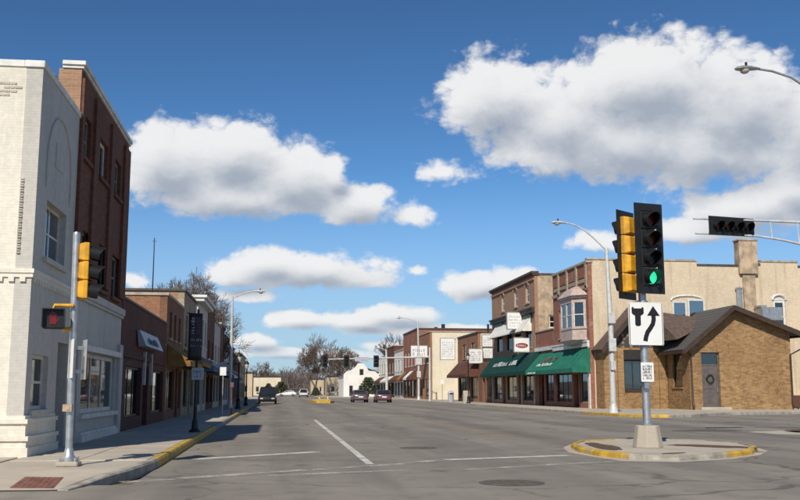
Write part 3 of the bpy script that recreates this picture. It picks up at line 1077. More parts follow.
pts = [(-4.49, 20.75, 5.2)] + pts + [(-4.49, 18.65, 5.2)]
ar.tube(pts, .022, 6)
ar.fb(EL, 19.35, 20.05, 0, .015, 5.75, 6.25)
ar.build('blind_arch', 'white_brick_shaded', wb)

# three-storey brick building with a white shop front
db = thing('brick_building', 'three-storey dark red brick building with white painted shop front', 'building', (XL, 21.4, .14))
ops_lo = [(20.4 + 1.2, 22.5, .14, 2.3), (22.95, 27.5, .78, 2.2)]
MB().wall(EL, 21.41, 28.3, 0, 3.62, ops_lo).build('wall', 'white_brick_shaded', db)
o3 = [(21.75, 22.75, 6.62, 7.6), (23.85, 25.0, 6.62, 7.6), (26.0, 27.1, 6.62, 7.6)]
o2 = [(22.3, 23.25, 3.85, 4.98), (24.35, 25.5, 3.85, 4.98), (26.35, 27.5, 3.85, 4.98)]
MB().wall(EL, 21.41, 28.3, 3.62, 8.5, o3 + o2).build('wall', 'dark_red_brick', db)
MB().wall(south(21.41), -5.0, -4.8, 0, 8.5).build('wall', 'pale_brown_brick', db)
MB().fb(south(21.405), -5.0, -4.502, .0, .03, 7.5, 8.49).build('pier', 'pale_brown_brick', db)
MB().wall(south(21.42), -14, -5.0, 0, 8.16).build('wall', 'tan_stone', db)
MB().wall(south(28.0), -14, -4.8, 0, 8.5).build('wall', 'dark_red_brick', db)
MB().box(-14, -13.7, 21.72, 28.0, 0, 8.2).build('wall', 'dark_red_brick', db)
MB().box(-13.7, -4.8, 21.72, 28.0, 7.8, 8.0).build('roof', 'roof_tar', db)
MB().fb(EL, 21.34, 28.36, -.42, .05, 8.5, 8.57).fb(EL, 21.3, 28.4, -.42, .09, 8.57, 8.67).build('cornice', 'coping_white', db, bevel=.01)
MB().fb(south(21.42), -14, -5.08, -.36, .06, 8.162, 8.36).build('coping', 'coping_tan', db, bevel=.01)
for (a, b_) in ((21.41, 21.65), (22.95, 23.5), (25.2, 25.75), (27.4, 28.3)):
    MB().fb(EL, a, b_, .0, .07, 3.9, 8.3).build('pilaster', 'dark_red_brick', db)
for i, (a, b_, c, d) in enumerate(o3):
    window(db, EL, a, b_, c, d, -.1, 'trim_white' if i == 1 else 'trim_grey', .09 if i == 1 else .06, 2 if i == 1 else 1, 1 if i == 1 else 2, True, 'glass', .4 if i == 1 else None, 'dark_red_brick')
for (a, b_, c, d) in o2:
    window(db, EL, a, b_, c, d, -.1, 'trim_grey', .06, 1, 2, True, 'glass_blue', .5, 'dark_red_brick')
MB().fb(EL, 21.41, 28.35, .0, .09, 3.44, 3.62).fb(EL, 21.41, 28.35, .0, .05, 3.36, 3.44).build('belt_course', 'white_brick_shaded', db)
door(db, EL, 21.62, 22.48, .16, 2.28, -.55, 'door_grey', True, .45)
shop_window(db, EL, 22.95, 27.5, .78, 2.2, -.08, 'trim_white', 3, 'glass', .1, 5)
MB().fb(EL, 22.75, 27.75, .0, .12, .1, .3).fb(EL, 22.8, 27.7, .0, .08, .3, .36).fb(EL, 22.75, 27.75, .0, .1, .66, .77).fb(EL, 22.8, 27.7, .0, .14, 2.22, 2.36).build('stall_riser', 'trim_white', db)
MB().fb(EL, 27.75, 28.28, .0, .09, .1, 2.6).build('pilaster', 'white_brick_shaded', db)

# low maroon shop
lb = thing('shop_building', 'single-storey maroon brick shop with slanted pale sign board', 'building', (XL, 28.4, .14))
ops = [(29.5, 32.8, .5, 2.05), (33.3, 34.5, .14, 2.15), (35.5, 39.0, .5, 2.05)]
shell(lb, -1, XL, 28.42, 39.5, 3.98, 10, 'maroon_brick', 'maroon_brick', ops)
coping(lb, -1, XL, 28.42, 39.5, 3.98, 10, 'coping_dark', .08, .04)
shop_window(lb, EL, 29.5, 32.8, .5, 2.05, -.1, 'trim_dark', 3, 'glass', .07, 6)
shop_window(lb, EL, 35.5, 39.0, .5, 2.05, -.1, 'trim_dark', 3, 'glass', .07, 6)
door(lb, EL, 33.3, 34.5, .16, 2.15, -.4, 'trim_brown', True, .3)
MB().fb(EL, 28.6, 39.3, .0, .06, 2.3, 2.42).build('lintel_band', 'maroon_brick', lb)
sg = MB().hexa([(XL + .05, 31.5, 2.72), (XL + .05, 36.2, 2.72), (XL + .3, 36.2, 2.74), (XL + .3, 31.5, 2.74), (XL + .03, 31.3, 3.24), (XL + .03, 36.0, 3.24), (XL + .1, 36.0, 3.24), (XL + .1, 31.3, 3.24)])
sg = sg.build('sign_board', 'sign_grey', lb)
lettering(sg, (XL + .29, 32.4, 2.84), (0, 1, 0), (-.4, 0, 1), (1, 0, .4), 2.6, .24, 10, 'canvas_blue', 4)
for a in (33.05, 34.75):
    MB().fb(EL, a, a + .1, .0, .1, 1.5, 2.6).build('wall_lamp', 'steel', lb)

# orange brick shop with ochre awning
ob = thing('brick_building', 'orange brick shop with an ochre canvas awning over its windows', 'building', (XL, 39.5, .14))
ops = [(40.2, 43.2, .5, 2.2), (43.6, 44.6, .14, 2.3), (44.9, 46.1, .5, 2.2), (40.6, 41.4, 3.5, 4.6), (42.4, 43.2, 3.5, 4.6), (44.3, 45.1, 3.5, 4.6)]
shell(ob, -1, XL, 39.52, 46.5, 5.15, 9, 'brown_brick', 'orange_brick', ops)
coping(ob, -1, XL, 39.52, 46.5, 5.15, 9, 'coping_tan', .12, .06)
shop_window(ob, EL, 40.2, 43.2, .5, 2.2, -.1, 'trim_dark', 2, 'glass', .07, 4)
shop_window(ob, EL, 44.9, 46.1, .5, 2.2, -.1, 'trim_dark', 1, 'glass', .07, 2)
door(ob, EL, 43.6, 44.6, .16, 2.3, -.3, 'trim_brown', True, .3)
for a in (40.6, 42.4, 44.3):
    window(ob, EL, a, a + .8, 3.5, 4.6, -.1, 'trim_brown', .06, 1, 2, True, 'glass', None, 'tan_stone')
awning(ob, EL, 40.0, 46.4, 3.2, 2.3, .95, 'canvas_ochre', .22)

# tan stone building
tb_ = thing('stone_building', 'narrow tan stone building beside the shop with ochre awning', 'building', (XL, 46.5, .14))
ops = [(47.2, 49.6, .5, 2.4), (50.0, 51.0, .14, 2.4), (51.3, 53.0, .5, 2.4), (47.6, 48.7, 3.6, 5.0), (50.9, 52.0, 3.6, 5.0)]
shell(tb_, -1, XL, 46.52, 53.6, 6.05, 10, 'tan_stone', 'pale_brown_brick', ops)
coping(tb_, -1, XL, 46.52, 53.6, 6.05, 10, 'coping_dark', .12, .08)
shop_window(tb_, EL, 47.2, 49.6, .5, 2.4, -.1, 'trim_brown', 2, 'glass', .07, 3)
shop_window(tb_, EL, 51.3, 53.0, .5, 2.4, -.1, 'trim_brown', 1, 'glass', .07, 2)
door(tb_, EL, 50.0, 51.0, .16, 2.4, -.3, 'trim_brown', True, .3)
for a in (47.6, 50.9):
    window(tb_, EL, a, a + 1.1, 3.6, 5.0, -.1, 'trim_brown', .06, 1, 2, True, 'glass')
awning(tb_, EL, 47.0, 53.2, 3.3, 2.5, .9, 'canvas_ochre', .2)

# building with the heavy white cornice
cb_ = thing('cornice_building', 'pale two-storey building with a heavy projecting white cornice', 'building', (XL, 56, .14))
up = [(55.4 + 2.3 * k, 56.5 + 2.3 * k, 3.9, 5.5) for k in range(3)]
lo = [(55.2, 58.0, .5, 2.3), (58.4, 59.4, .14, 2.4), (59.8, 61.6, .5, 2.3)]
shell(cb_, -1, XL, 54.6, 62.0, 6.3, 10, 'white_brick_shaded', 'tan_stone', up + lo)
MB().fb(EL, 54.3, 62.1, -.35, .35, 6.302, 6.5).fb(EL, 54.2, 62.15, -.35, .5, 6.5, 6.66).fb(south(54.6), -14, -4.86, -.3, .3, 6.302, 6.6).build('cornice', 'coping_white', cb_, bevel=.02)
for (a, b_, c, d) in up:
    window(cb_, EL, a, b_, c, d, -.1, 'trim_white', .07, 1, 2, True, 'glass_blue', .4)
shop_window(cb_, EL, *lo[0], -.1, 'trim_dark', 2, 'glass', .07, 3)
shop_window(cb_, EL, *lo[2], -.1, 'trim_dark', 2, 'glass', .07, 3)
door(cb_, EL, *lo[1], -.3, 'trim_brown', True, .3)
awning(cb_, EL, 55.0, 61.8, 3.3, 2.4, .9, 'canvas_blue', .2)

rows = [(62.1, 69.0, 6.9, 'dark_red_brick', 'dark red brick shop next to the white cornice building', 'canvas_white'),
        (69.1, 76.0, 6.2, 'white_brick_shaded', 'pale grey two-storey shop between the dark red and dark brown shops', 'canvas_blue'),
        (76.1, 82.0, 6.5, 'brown_brick', 'dark brown brick building next to the pale grey shop', 'canvas_brown'),
        (82.1, 90.0, 5.9, 'white_far', 'small white two-storey shop front on the left row', 'canvas_white'),
        (90.1, 101., 5.5, 'tan_stone', 'low tan shop between the white shop and the brown brick shop', 'canvas_blue'),
        (101.1, 117., 5.0, 'orange_brick', 'low orange-brown brick shop beyond the tan shop', None),
        (117.1, 138., 5.8, 'beige_far', 'long beige block that ends the left row of shops', None)]
for (a, b_, h, mt, lab, aw) in rows:
    o = thing('shop_building', lab, 'building', (XL, a, .14), 'shops far down the left row')
    n = max(2, int((b_ - a) / 3.6))
    w_ = (b_ - a) / n
    up = [(a + w_ * k + w_ * .3, a + w_ * k + w_ * .7, 3.4, 4.6) for k in range(n)]
    lo = [(a + w_ * k + w_ * .12, a + w_ * k + w_ * .88, .5, 2.3) for k in range(n)]
    shell(o, -1, XL, a, b_, h, 9, mt, mt, up + lo)
    coping(o, -1, XL, a, b_, h, 9, 'coping_tan', .15, .1)
    for q in up:
        window(o, EL, *q, -.1, 'trim_white', .08, 1, 2, True, 'glass')
    for q in lo:
        shop_window(o, EL, *q, -.1, 'trim_dark', 2, 'glass', .08)
    if aw:
        awning(o, EL, a + .4, b_ - .4, 3.2, 2.4, .9, aw, .2)

# ---------------------------------------------------------------- buildings on the right
XR = 21.0
WR = west(XR)
# small ochre brick corner house, two parallel gables
hs = thing('corner_house', 'low ochre brick corner building with brown gable and grey shingle roof', 'building', (25.7, 57.5, .14))
HY = 57.5
hx0, hx1, hap = 25.75, 32.6, 28.65
fh = south(HY)
apex = 6.5
SLL, SLR = .8, .37                                      # the left slope is the steeper one


def main_z(x):
    return apex + .02 - (SLL * (hap - x) if x < hap else SLR * (x - hap))


eave, eaver = main_z(hx0) - .02, main_z(hx1) - .02
mb = MB().wall(fh, hx0, hx1, 0, eave, [(26.55, 27.75, .3, 3.72)], .3)
mb.prism([fh.p(hx0, 0, eave), fh.p(hx1, 0, eave), fh.p(hx1, 0, eaver), fh.p(hap, 0, apex)], (0, .3, 0))
mb.build('wall', 'ochre_brick', hs)
wl = west(hx0)
MB().wall(wl, HY + .3, 61.0, 0, eave, [(58.6, 60.1, 1.55, 3.7)]).build('wall', 'ochre_brick', hs)
window(hs, wl, 58.6, 60.1, 1.55, 3.7, -.1, 'trim_brown', .08, 1, 2, True, 'glass', .4, 'ochre_brick')
MB().box(hx1 - .3, hx1, HY + .3, 62.2, 0, eaver).build('wall', 'ochre_brick', hs)
d_ = door(hs, fh, 26.55, 27.75, .3, 3.72, -.14, 'door_grey', False, .75, 'glass')
wr = MB()
for k in range(40):
    a = 2 * math.pi * k / 40
    c = Vector((27.15 + .22 * math.cos(a), HY + .13, 2.05 + .26 * math.sin(a)))
    q = Vector((rnd.uniform(-1, 1), rnd.uniform(-1, -.2), rnd.uniform(-1, 1))) * .09
    wr.tube([c, c + q], [.05, .015], 4)
wr.build('wreath', 'wreath', d_)
MB().box(26.2, 28.2, HY - .55, HY - .002, .1, .3).build('step', 'concrete', hs, bevel=.02)
MB().fb(fh, 26.4, 27.9, -.1, .02, 3.72, 3.98).build('lintel', 'ochre_brick', hs)
# roof: two slopes with thickness, shingle courses
def slope(p0, p1, p2, p3, mat, par, name='roof', t=.14):
    o = MB().slab([p0, p1, p2, p3], t).build(name, mat, par)
    return o
ov, YB = .6, 62.4
exl, exr = hx0 - .55, hx1 + .65
r1 = slope((exl, HY - ov, main_z(exl)), (hap, HY - ov, apex + .02), (hap, YB, apex + .02), (exl, YB, main_z(exl)), 'shingle_grey', hs)
r2 = slope((hap, HY - ov, apex + .02), (exr, HY - ov, main_z(exr)), (exr, YB, main_z(exr)), (hap, YB, apex + .02), 'shingle_grey', hs)
for rr, xa, xb in ((r1, exl, hap), (r2, exr, hap)):          # shingle courses, each a thin lapped strip
    n = 12
    for k in range(n):
        f0, f1 = k / n, (k + 1) / n
        a, b_ = xa + (xb - xa) * f0, xa + (xb - xa) * f1
        za, zb = main_z(a) + .16, main_z(b_) + .16
        MB().hexa([(a, HY - ov - .01, za), (b_, HY - ov - .01, zb), (b_, YB, zb), (a, YB, za), (a, HY - ov - .01, za + .035), (b_, HY - ov - .01, zb + .012), (b_, YB, zb + .012), (a, YB, za + .035)]).build('shingle_course', 'shingle_grey', rr)
fa = MB()                                                   # brown barge boards and eaves
for xa in (exl, exr):
    za = main_z(xa)
    fa.hexa([(xa, HY - ov - .05, za - .17), (hap, HY - ov - .05, apex - .13), (hap, HY - ov + .02, apex - .13), (xa, HY - ov + .02, za - .17),
             (xa, HY - ov - .05, za + .14), (hap, HY - ov - .05, apex + .19), (hap, HY - ov + .02, apex + .19), (xa, HY - ov + .02, za + .14)])
fa.each('barge_board', 'trim_brown', hs)
for xa in (exl, exr):
    MB().box(min(xa, xa - .12 * (1 if xa == exl else -1)), max(xa, xa - .12 * (1 if xa == exl else -1)), HY - ov, YB, main_z(xa) - .12, main_z(xa) + .06).build('gutter', 'trim_brown', hs)
MB().add([(exl, HY - ov, main_z(exl) - .02), (hx0, HY - ov, eave - .05), (hx0, 61, eave - .05), (exl, 61, main_z(exl) - .02)], [(0, 1, 2, 3)]).build('soffit', 'trim_brown', hs)
for (xd, s) in ((hx0, 1), (hx1, -1)):
    MB().tube([(xd - .5 * s, HY - .45, main_z(exl if s > 0 else exr) - .1), (xd - .48 * s, HY - .42, 3.95), (xd + .08 * s, HY - .09, 3.6), (xd + .1 * s, HY - .09, .55), (xd + .1 * s, HY - .16, .35), (xd - .05 * s, HY - .5, .22)], .065, 6).build('downpipe', 'trim_brown', hs, smooth=True)
# wing towards the street
WY = 61.0
fw_ = south(WY)
wx0, wx1, wap = 21.35, 27.2, 24.15
weave, wapex = 4.15, 7.25
MB().wall(fw_, wx0, hx0 - .005, 0, weave, [(22.75, 24.05, 1.35, 4.0)]).build('wall', 'ochre_brick', hs)
window(hs, fw_, 22.75, 24.05, 1.35, 3.35, -.12, 'trim_dark', .1, 2, 1, True, 'glass', .8, 'trim_brown')
MB().fb(fw_, 22.75, 24.05, -.25, -.02, 3.36, 4.0).build('transom_panel', 'trim_dark', hs)
for a in (21.35, 22.3, 24.15, 25.15):
    MB().fb(fw_, a, a + .42, .0, .14, .05, 4.0).build('pilaster', 'ochre_brick', hs)
MB().wall(west(wx0), WY + .3, 62.5, 0, weave).build('wall', 'ochre_brick', hs)
MB().prism([fw_.p(wx0, -.02, weave + .01), fw_.p(wx1, -.02, weave + .01), fw_.p(wap, -.02, wapex - .1)], (0, .25, 0)).build('gable_wall', 'field_stone', hs)
def wz(x):
    return weave + (wapex - weave) * (1 - abs(x - wap) / ((wap - wx0) if x < wap else (wx1 - wap)))
wl0, wr0 = wx0 - .2, wx1 + .4
slope((wl0, WY - .5, wz(wl0)), (wap, WY - .5, wapex), (wap, 62.5, wapex), (wl0, 62.5, wz(wl0)), 'roof_brown', hs)
slope((wap, WY - .5, wapex), (wr0, WY - .5, wz(wr0)), (wr0, 62.5, wz(wr0)), (wap, 62.5, wapex), 'roof_brown', hs)
# hipped brown roof that fills the angle between the gables
MB().add([(24.5, WY - .45, 6.6), (29.3, WY - .05, 6.05), (25.2, HY + .4, 4.55), (24.6, WY - .6, 4.5), (29.3, WY + .3, 5.8), (24.5, WY, 6.2)], [(0, 1, 2), (0, 2, 3), (1, 4, 2), (0, 5, 4, 1)]).build('hip_roof', 'roof_brown', hs)
fa = MB()
for xa in (wl0,):
    fa.hexa([(xa, WY - .56, wz(xa) - .28), (wap, WY - .56, wapex - .28), (wap, WY - .48, wapex - .28), (xa, WY - .48, wz(xa) - .28),
             (xa, WY - .56, wz(xa) + .15), (wap, WY - .56, wapex + .15), (wap, WY - .48, wapex + .15), (xa, WY - .48, wz(xa) + .15)])
fa.each('barge_board', 'trim_brown', hs)

# red brick building with the oriel and the long cream side wall
bb = thing('oriel_building', 'two-storey red brick building with pink oriel window and long cream side wall', 'building', (XR, 62.6, .14))
BY = 62.6
lo = [(63.0, 65.0, .5, 2.6), (65.3, 66.4, .14, 2.5), (66.8, 70.6, .5, 2.6)]
MB().wall(WR, BY, 71.0, 0, 10.05, lo + [(68.2, 69.6, 5.2, 7.3)]).build('wall', 'red_brick', bb)
fsd = south(BY)
# side wall in stepped lengths
side_ops = [(27.0, 29.2, 6.2, 7.75), (34.4, 35.3, 5.3, 7.85)]
MB().wall(fsd, 21.3, 28.9, 0, 10.25, [side_ops[0]] if side_ops[0][1] < 28.9 else []).build('wall', 'cream_brick', bb)
MB().wall(fsd, 28.9, 32.0, 0, 9.95).build('wall', 'cream_brick', bb)
MB().wall(fsd, 32.0, 33.6, 0, 10.05).build('wall', 'cream_brick', bb)
MB().wall(fsd, 33.6, 36.4, 0, 10.3, [side_ops[1]]).build('wall', 'cream_brick', bb)
MB().wall(fsd, 36.4, 44.0, 0, 9.95, [(36.5, 38.6, 1.1, 3.0)]).build('wall', 'cream_brick', bb)
for (a, b_, z) in ((20.95, 28.9, 10.25), (28.9, 32.0, 9.95), (32.9, 33.6, 10.05), (33.6, 36.4, 10.3), (36.4, 44, 9.95)):
    MB().fb(fsd, a, b_, -.36, .06, z + .002, z + .13).build('coping', 'coping_tan' if z > 10.2 else 'coping_dark', bb)
MB().fb(fsd, 31.95, 33.3, -.5, .28, 9.4, 11.75).fb(fsd, 32.2, 33.1, .0, .16, 4.0, 9.4).fb(fsd, 31.88, 33.38, -.56, .34, 11.75, 11.87).build('chimney', 'render_worn', bb, bevel=.02)
MB().tube([(31.8, BY - .25, 6.0), (31.8, BY - .25, 8.3)], .2, 8).lathe([(.2, 0), (.25, .03), (.25, .12), (.05, .2)], (31.8, BY - .25, 8.3), 8).build('flue_pipe', 'steel', bb, smooth=True)
MB().box(32.9, 34.35, BY - 1.3, BY - .1, 6.1, 7.0).box(32.8, 33.4, BY - 1.0, BY - .3, 7.0, 7.15).build('duct_unit', 'steel', bb, bevel=.03)
window(bb, fsd, 34.4, 35.3, 5.3, 7.6, -.06, 'trim_white', .16, 1, 2, False, 'glass')
ac = MB().tube([fsd.p(34.85 + .5 * math.cos(math.pi * k / 8), .02, 7.62 + .36 * math.sin(math.pi * k / 8)) for k in range(9)], .09, 5)
ac.build('window_arch', 'trim_white', bb)
MB().fb(fsd, 34.42, 35.28, -.2, -.03, 7.6, 7.84).build('window_head', 'trim_white', bb)
MB().wall(fsd, 27.0, 29.2, 6.2, 7.75, (), .2).build('blocked_opening', 'trim_white', bb) if False else None
window(bb, fsd, 26.95, 28.0, 6.0, 7.45, .1, 'trim_white', .12, 1, 1, False, 'glass_blue')
window(bb, fsd, 28.05, 29.3, 6.0, 7.6, .14, 'trim_white', .12, 1, 1, False, 'glass_blue')
MB().tube([fsd.p(28.1 + 1.2 * math.cos(math.pi * k / 8), .03, 7.5 + .34 * math.sin(math.pi * k / 8)) for k in range(9)], .07, 5).build('window_arch', 'trim_white', bb)
window(bb, fsd, 36.5, 38.6, 1.1, 3.0, -.1, 'trim_white', .1, 2, 1, True, 'glass')
MB().wall(fsd, 32.6, 44, 0, 1.0, (), -.04).build('painted_base', 'maroon_brick', bb)
MB().box(43.7, 44, BY + .3, 71, 0, 9.9).build('wall', 'cream_brick', bb)
MB().wall(south(70.7), 21.3, 44, 0, 9.9).build('wall', 'cream_brick', bb)
MB().box(21.3, 43.7, BY + .3, 70.7, 9.0, 9.2).build('roof', 'roof_tar', bb)
MB().fb(WR, BY - .06, 71.0, -.36, .1, 10.052, 10.2).build('coping', 'coping_tan', bb)
pn = [(63.1, 64.7), (65.3, 66.9), (67.5, 69.1), (69.5, 70.7)]
for (a, b_) in pn:                                         # pale panels under the parapet
    MB().fb(WR, a, b_, .0, .04, 9.1, 9.7).build('parapet_panel', 'red_brick', bb)
    MB().fb(WR, a, b_, .0, .06, 8.75, 9.0).build('parapet_panel', 'tan_stone', bb)
for a in (62.72, 64.85, 67.05, 69.2):
    MB().fb(WR, a, a + .3, .0, .1, 8.2, 10.03).build('pier', 'tan_stone', bb)
MB().fb(WR, 62.65, 70.95, .0, .1, 8.3, 8.5).build('string_course', 'tan_stone', bb)
MB().fb(WR, 62.65, 70.95, .0, .16, 4.3, 4.62).fb(WR, 62.65, 70.95, .0, .2, 4.62, 4.72).build('fascia', 'coping_white', bb)
window(bb, WR, 68.2, 69.6, 5.2, 7.3, -.1, 'trim_pink', .1, 1, 2, True, 'glass', .4)
# oriel: three faces in plan
og = [(21.0, 63.15), (20.2, 63.85), (20.2, 66.5), (21.0, 67.3)]
oz0, oz1 = 4.75, 7.85
ori = MB()
def ring(z, s=1.0, dx=0.0):
    return [(21.0 - (21.0 - x) * s - dx, 65.2 + (y_ - 65.2) * s, z) for x, y_ in og]
def loft(mb, a, b_):
    n = len(a)
    mb.add(a + b_, [(i, i + 1, n + i + 1, n + i) for i in range(n - 1)] + [tuple(range(n - 1, -1, -1)), tuple(range(n, 2 * n))])
loft(ori, ring(4.5, .7), ring(4.8, 1.06)); loft(ori, ring(4.8, 1.06), ring(4.9, 1.06)); loft(ori, ring(4.9), ring(5.55)); loft(ori, ring(5.55, 1.05), ring(5.65, 1.05))
loft(ori, ring(7.45), ring(7.7)); loft(ori, ring(7.7, 1.1), ring(7.85, 1.16))
oriel = ori.build('oriel', 'trim_pink', bb)
ro = MB()
loft(ro, ring(7.85, 1.2), ring(8.35, .75)); loft(ro, ring(8.35, .75), ring(8.6, .3))
ro.build('oriel_roof', 'trim_pink', oriel)
for i in range(3):
    (xa, ya), (xb, yb) = og[i], og[i + 1]
    ln = math.hypot(xb - xa, yb - ya)
    u = ((xb - xa) / ln, (yb - ya) / ln)
    nn = (-u[1], u[0])
    fo = Fr((xa, ya), u, nn)
    if i == 1:
        cuts = [(.12, .12 + (ln - .36) / 2), (.24 + (ln - .36) / 2, ln - .12)]
    else:
        cuts = [(.14, ln - .14)]
    mb = MB().wall(fo, 0, ln, 5.65, 7.45, [(a, b_, 5.72, 7.38) for a, b_ in cuts], .1)
    mb.build('oriel_panel', 'trim_pink', oriel)
    for a, b_ in cuts:
        mw = MB().fb(fo, a, a + .06, -.09, -.03, 5.72, 7.38).fb(fo, b_ - .06, b_, -.09, -.03, 5.72, 7.38).fb(fo, a + .06, b_ - .06, -.09, -.03, 6.52, 6.58)
        mw.build('sash', 'trim_white', oriel)
        for z0, z1 in ((5.72, 6.52), (6.58, 7.38)):
            MB().fb(fo, a + .06, b_ - .06, -.07, -.06, z0, z1).build('pane', 'glass', oriel)
shop_window(bb, WR, 63.0, 65.0, .5, 2.6, -.1, 'trim_grey', 1, 'glass', .08, 2)
door(bb, WR, 65.3, 66.4, .16, 2.5, -.6, 'trim_white', True, .3)
shop_window(bb, WR, 66.8, 70.6, .5, 2.6, -.1, 'trim_dark', 3, 'glass', .08, 6)
MB().fb(WR, 62.62, 62.98, .0, .08, .1, 4.3).build('pilaster', 'trim_white', bb)

# one-storey red shop with high parapet
mbu = thing('shop_building', 'low red brick shop between the oriel building and the three-storey building', 'building', (XR, 71, .14))
lo = [(71.4, 73.6, .5, 2.6), (74.0, 75.6, .14, 2.6)]
shell(mbu, 1, XR, 71.0, 76.2, 6.0, 12, 'red_brick', 'red_brick', lo)
coping(mbu, 1, XR, 71.0, 76.2, 6.0, 12, 'coping_tan', .12, .06)
shop_window(mbu, WR, 71.4, 73.6, .5, 2.6, -.1, 'trim_dark', 2, 'glass', .08, 3)
door(mbu, WR, 74.0, 75.6, .16, 2.6, -.5, 'trim_white', True, .4)
MB().fb(WR, 71.05, 76.15, .0, .14, 4.45, 4.75).build('fascia', 'coping_white', mbu)

a1 = awning(bb, WR, 62.5, 74.85, 4.25, 2.55, 1.3, 'canvas_green', .28)
sl_ = Vector((-1.3 + .03, 0, 2.55 + .28 - 4.25)).normalized()
nv = Vector((sl_.z, 0, -sl_.x)) if sl_.z * -1 < 0 else Vector((sl_.z, 0, -sl_.x))
nv = Vector((-(4.25 - 2.83), 0, 1.27)).normalized()
Oa = Vector((21 - .03, 0, 4.25))
def awn_pt(y_, f, zt=4.25, zb=2.83, pj=1.3):
    return Vector((21 - .03 - (pj - .03) * f, y_, zt + (zb - zt) * f)) + nv * .05
lettering(a1, awn_pt(72.0, .55), (0, -1, 0), -sl_, nv, 3.6, .55, 6, 'sign_red', 11, gap=.25)
lettering(a1, awn_pt(72.6, .78), (0, -1, 0), -sl_, nv, 4.2, .3, 9, 'sign_white', 12, gap=.2)
lettering(a1, Vector((21 - 1.34, 74.2, 2.62)), (0, -1, 0), (0, 0, 1), (-1, 0, 0), 2.6, .14, 14, 'sign_white', 13)

# three-storey brown brick building
tb3 = thing('brick_building', 'three-storey brown brick building with white awnings above a dark green one', 'building', (XR, 76.3, .14))
o3 = [(78.0, 79.2, 8.7, 10.2), (82.0, 83.2, 8.7, 10.2), (86.9, 88.1, 8.7, 10.2)]
o2 = [(77.5, 79.4, 4.95, 6.9), (81.0, 83.0, 4.95, 6.9), (84.2, 86.2, 4.95, 6.9), (88.0, 90.2, 4.95, 6.9)]
lo = [(77.0, 80.5, .5, 2.7), (81.0, 82.2, .14, 2.7), (82.8, 86.4, .5, 2.7), (86.9, 88.1, .14, 2.7), (88.6, 91.6, .5, 2.7)]
shell(tb3, 1, XR, 76.3, 92.2, 10.85, 13, 'tan_brick', 'render_worn', o3 + o2 + lo, [(22.2, 23.1, 6.45, 7.5)])
MB().fb(WR, 76.2, 92.35, -.36, .16, 10.852, 11.0).fb(WR, 76.15, 92.4, -.36, .26, 11.0, 11.16).fb(south(76.31), 21.36, 34, -.3, .05, 10.852, 11.0).build('cornice', 'roof_brown', tb3)
MB().fb(WR, 76.4, 92.1, .0, .1, 10.45, 10.6).build('string_course', 'tan_brick', tb3)
MB().fb(WR, 76.35, 92.15, .0, .22, 7.75, 8.05).fb(WR, 76.35, 92.15, .0, .35, 8.05, 8.18).build('string_course', 'trim_brown', tb3)
for (a, b_) in ((77.2, 79.8), (80.5, 86.6), (87.4, 90.6)):
    MB().fb(WR, a, b_, .0, .12, 7.0, 7.7).build('frieze_panel', 'trim_green', tb3)
for q in o3:
    window(tb3, WR, *q, -.1, 'trim_white', .16, 1, 2, True, 'glass', .9, 'tan_stone')
    MB().tube([WR.p((q[0] + q[1]) / 2 + .62 * math.cos(math.pi * k / 8), .03, 10.15 + .35 * math.sin(math.pi * k / 8)) for k in range(9)], .09, 5).build('window_arch', 'tan_brick', tb3)
for q in o2:
    window(tb3, WR, *q, -.1, 'trim_dark', .09, 2, 1, True, 'glass', .35, 'tan_stone')
for (a, b_) in ((77.3, 79.9), (81.2, 90.4)):
    awning(tb3, WR, a, b_, 7.5, 6.25, .8, 'canvas_white', .1)
for q in (lo[0], lo[2], lo[4]):
    shop_window(tb3, WR, *q, -.1, 'trim_dark', 2, 'glass', .08, 3)
for q in (lo[1], lo[3]):
    door(tb3, WR, *q, -.5, 'trim_dark', True, .4)
window(tb3, south(76.312), 22.2, 23.1, 6.45, 7.5, -.1, 'trim_white', .1, 1, 2, True, 'glass')
for a in (76.4, 80.55, 91.65):
    MB().fb(WR, a, a + .4, .0, .1, .05, 4.4).build('pilaster', 'coping_tan', tb3)
a2 = awning(tb3, WR, 74.95, 92.1, 4.5, 2.6, 1.3, 'canvas_dark_green', .28)
sl2 = Vector((-1.27, 0, 2.88 - 4.5)).normalized()
nv = Vector((-(4.5 - 2.88), 0, 1.27)).normalized()
lettering(a2, awn_pt(88.4, .62, 4.5, 2.88), (0, -1, 0), -sl2, nv, 9.0, .5, 13, 'sign_white', 21, gap=.3)

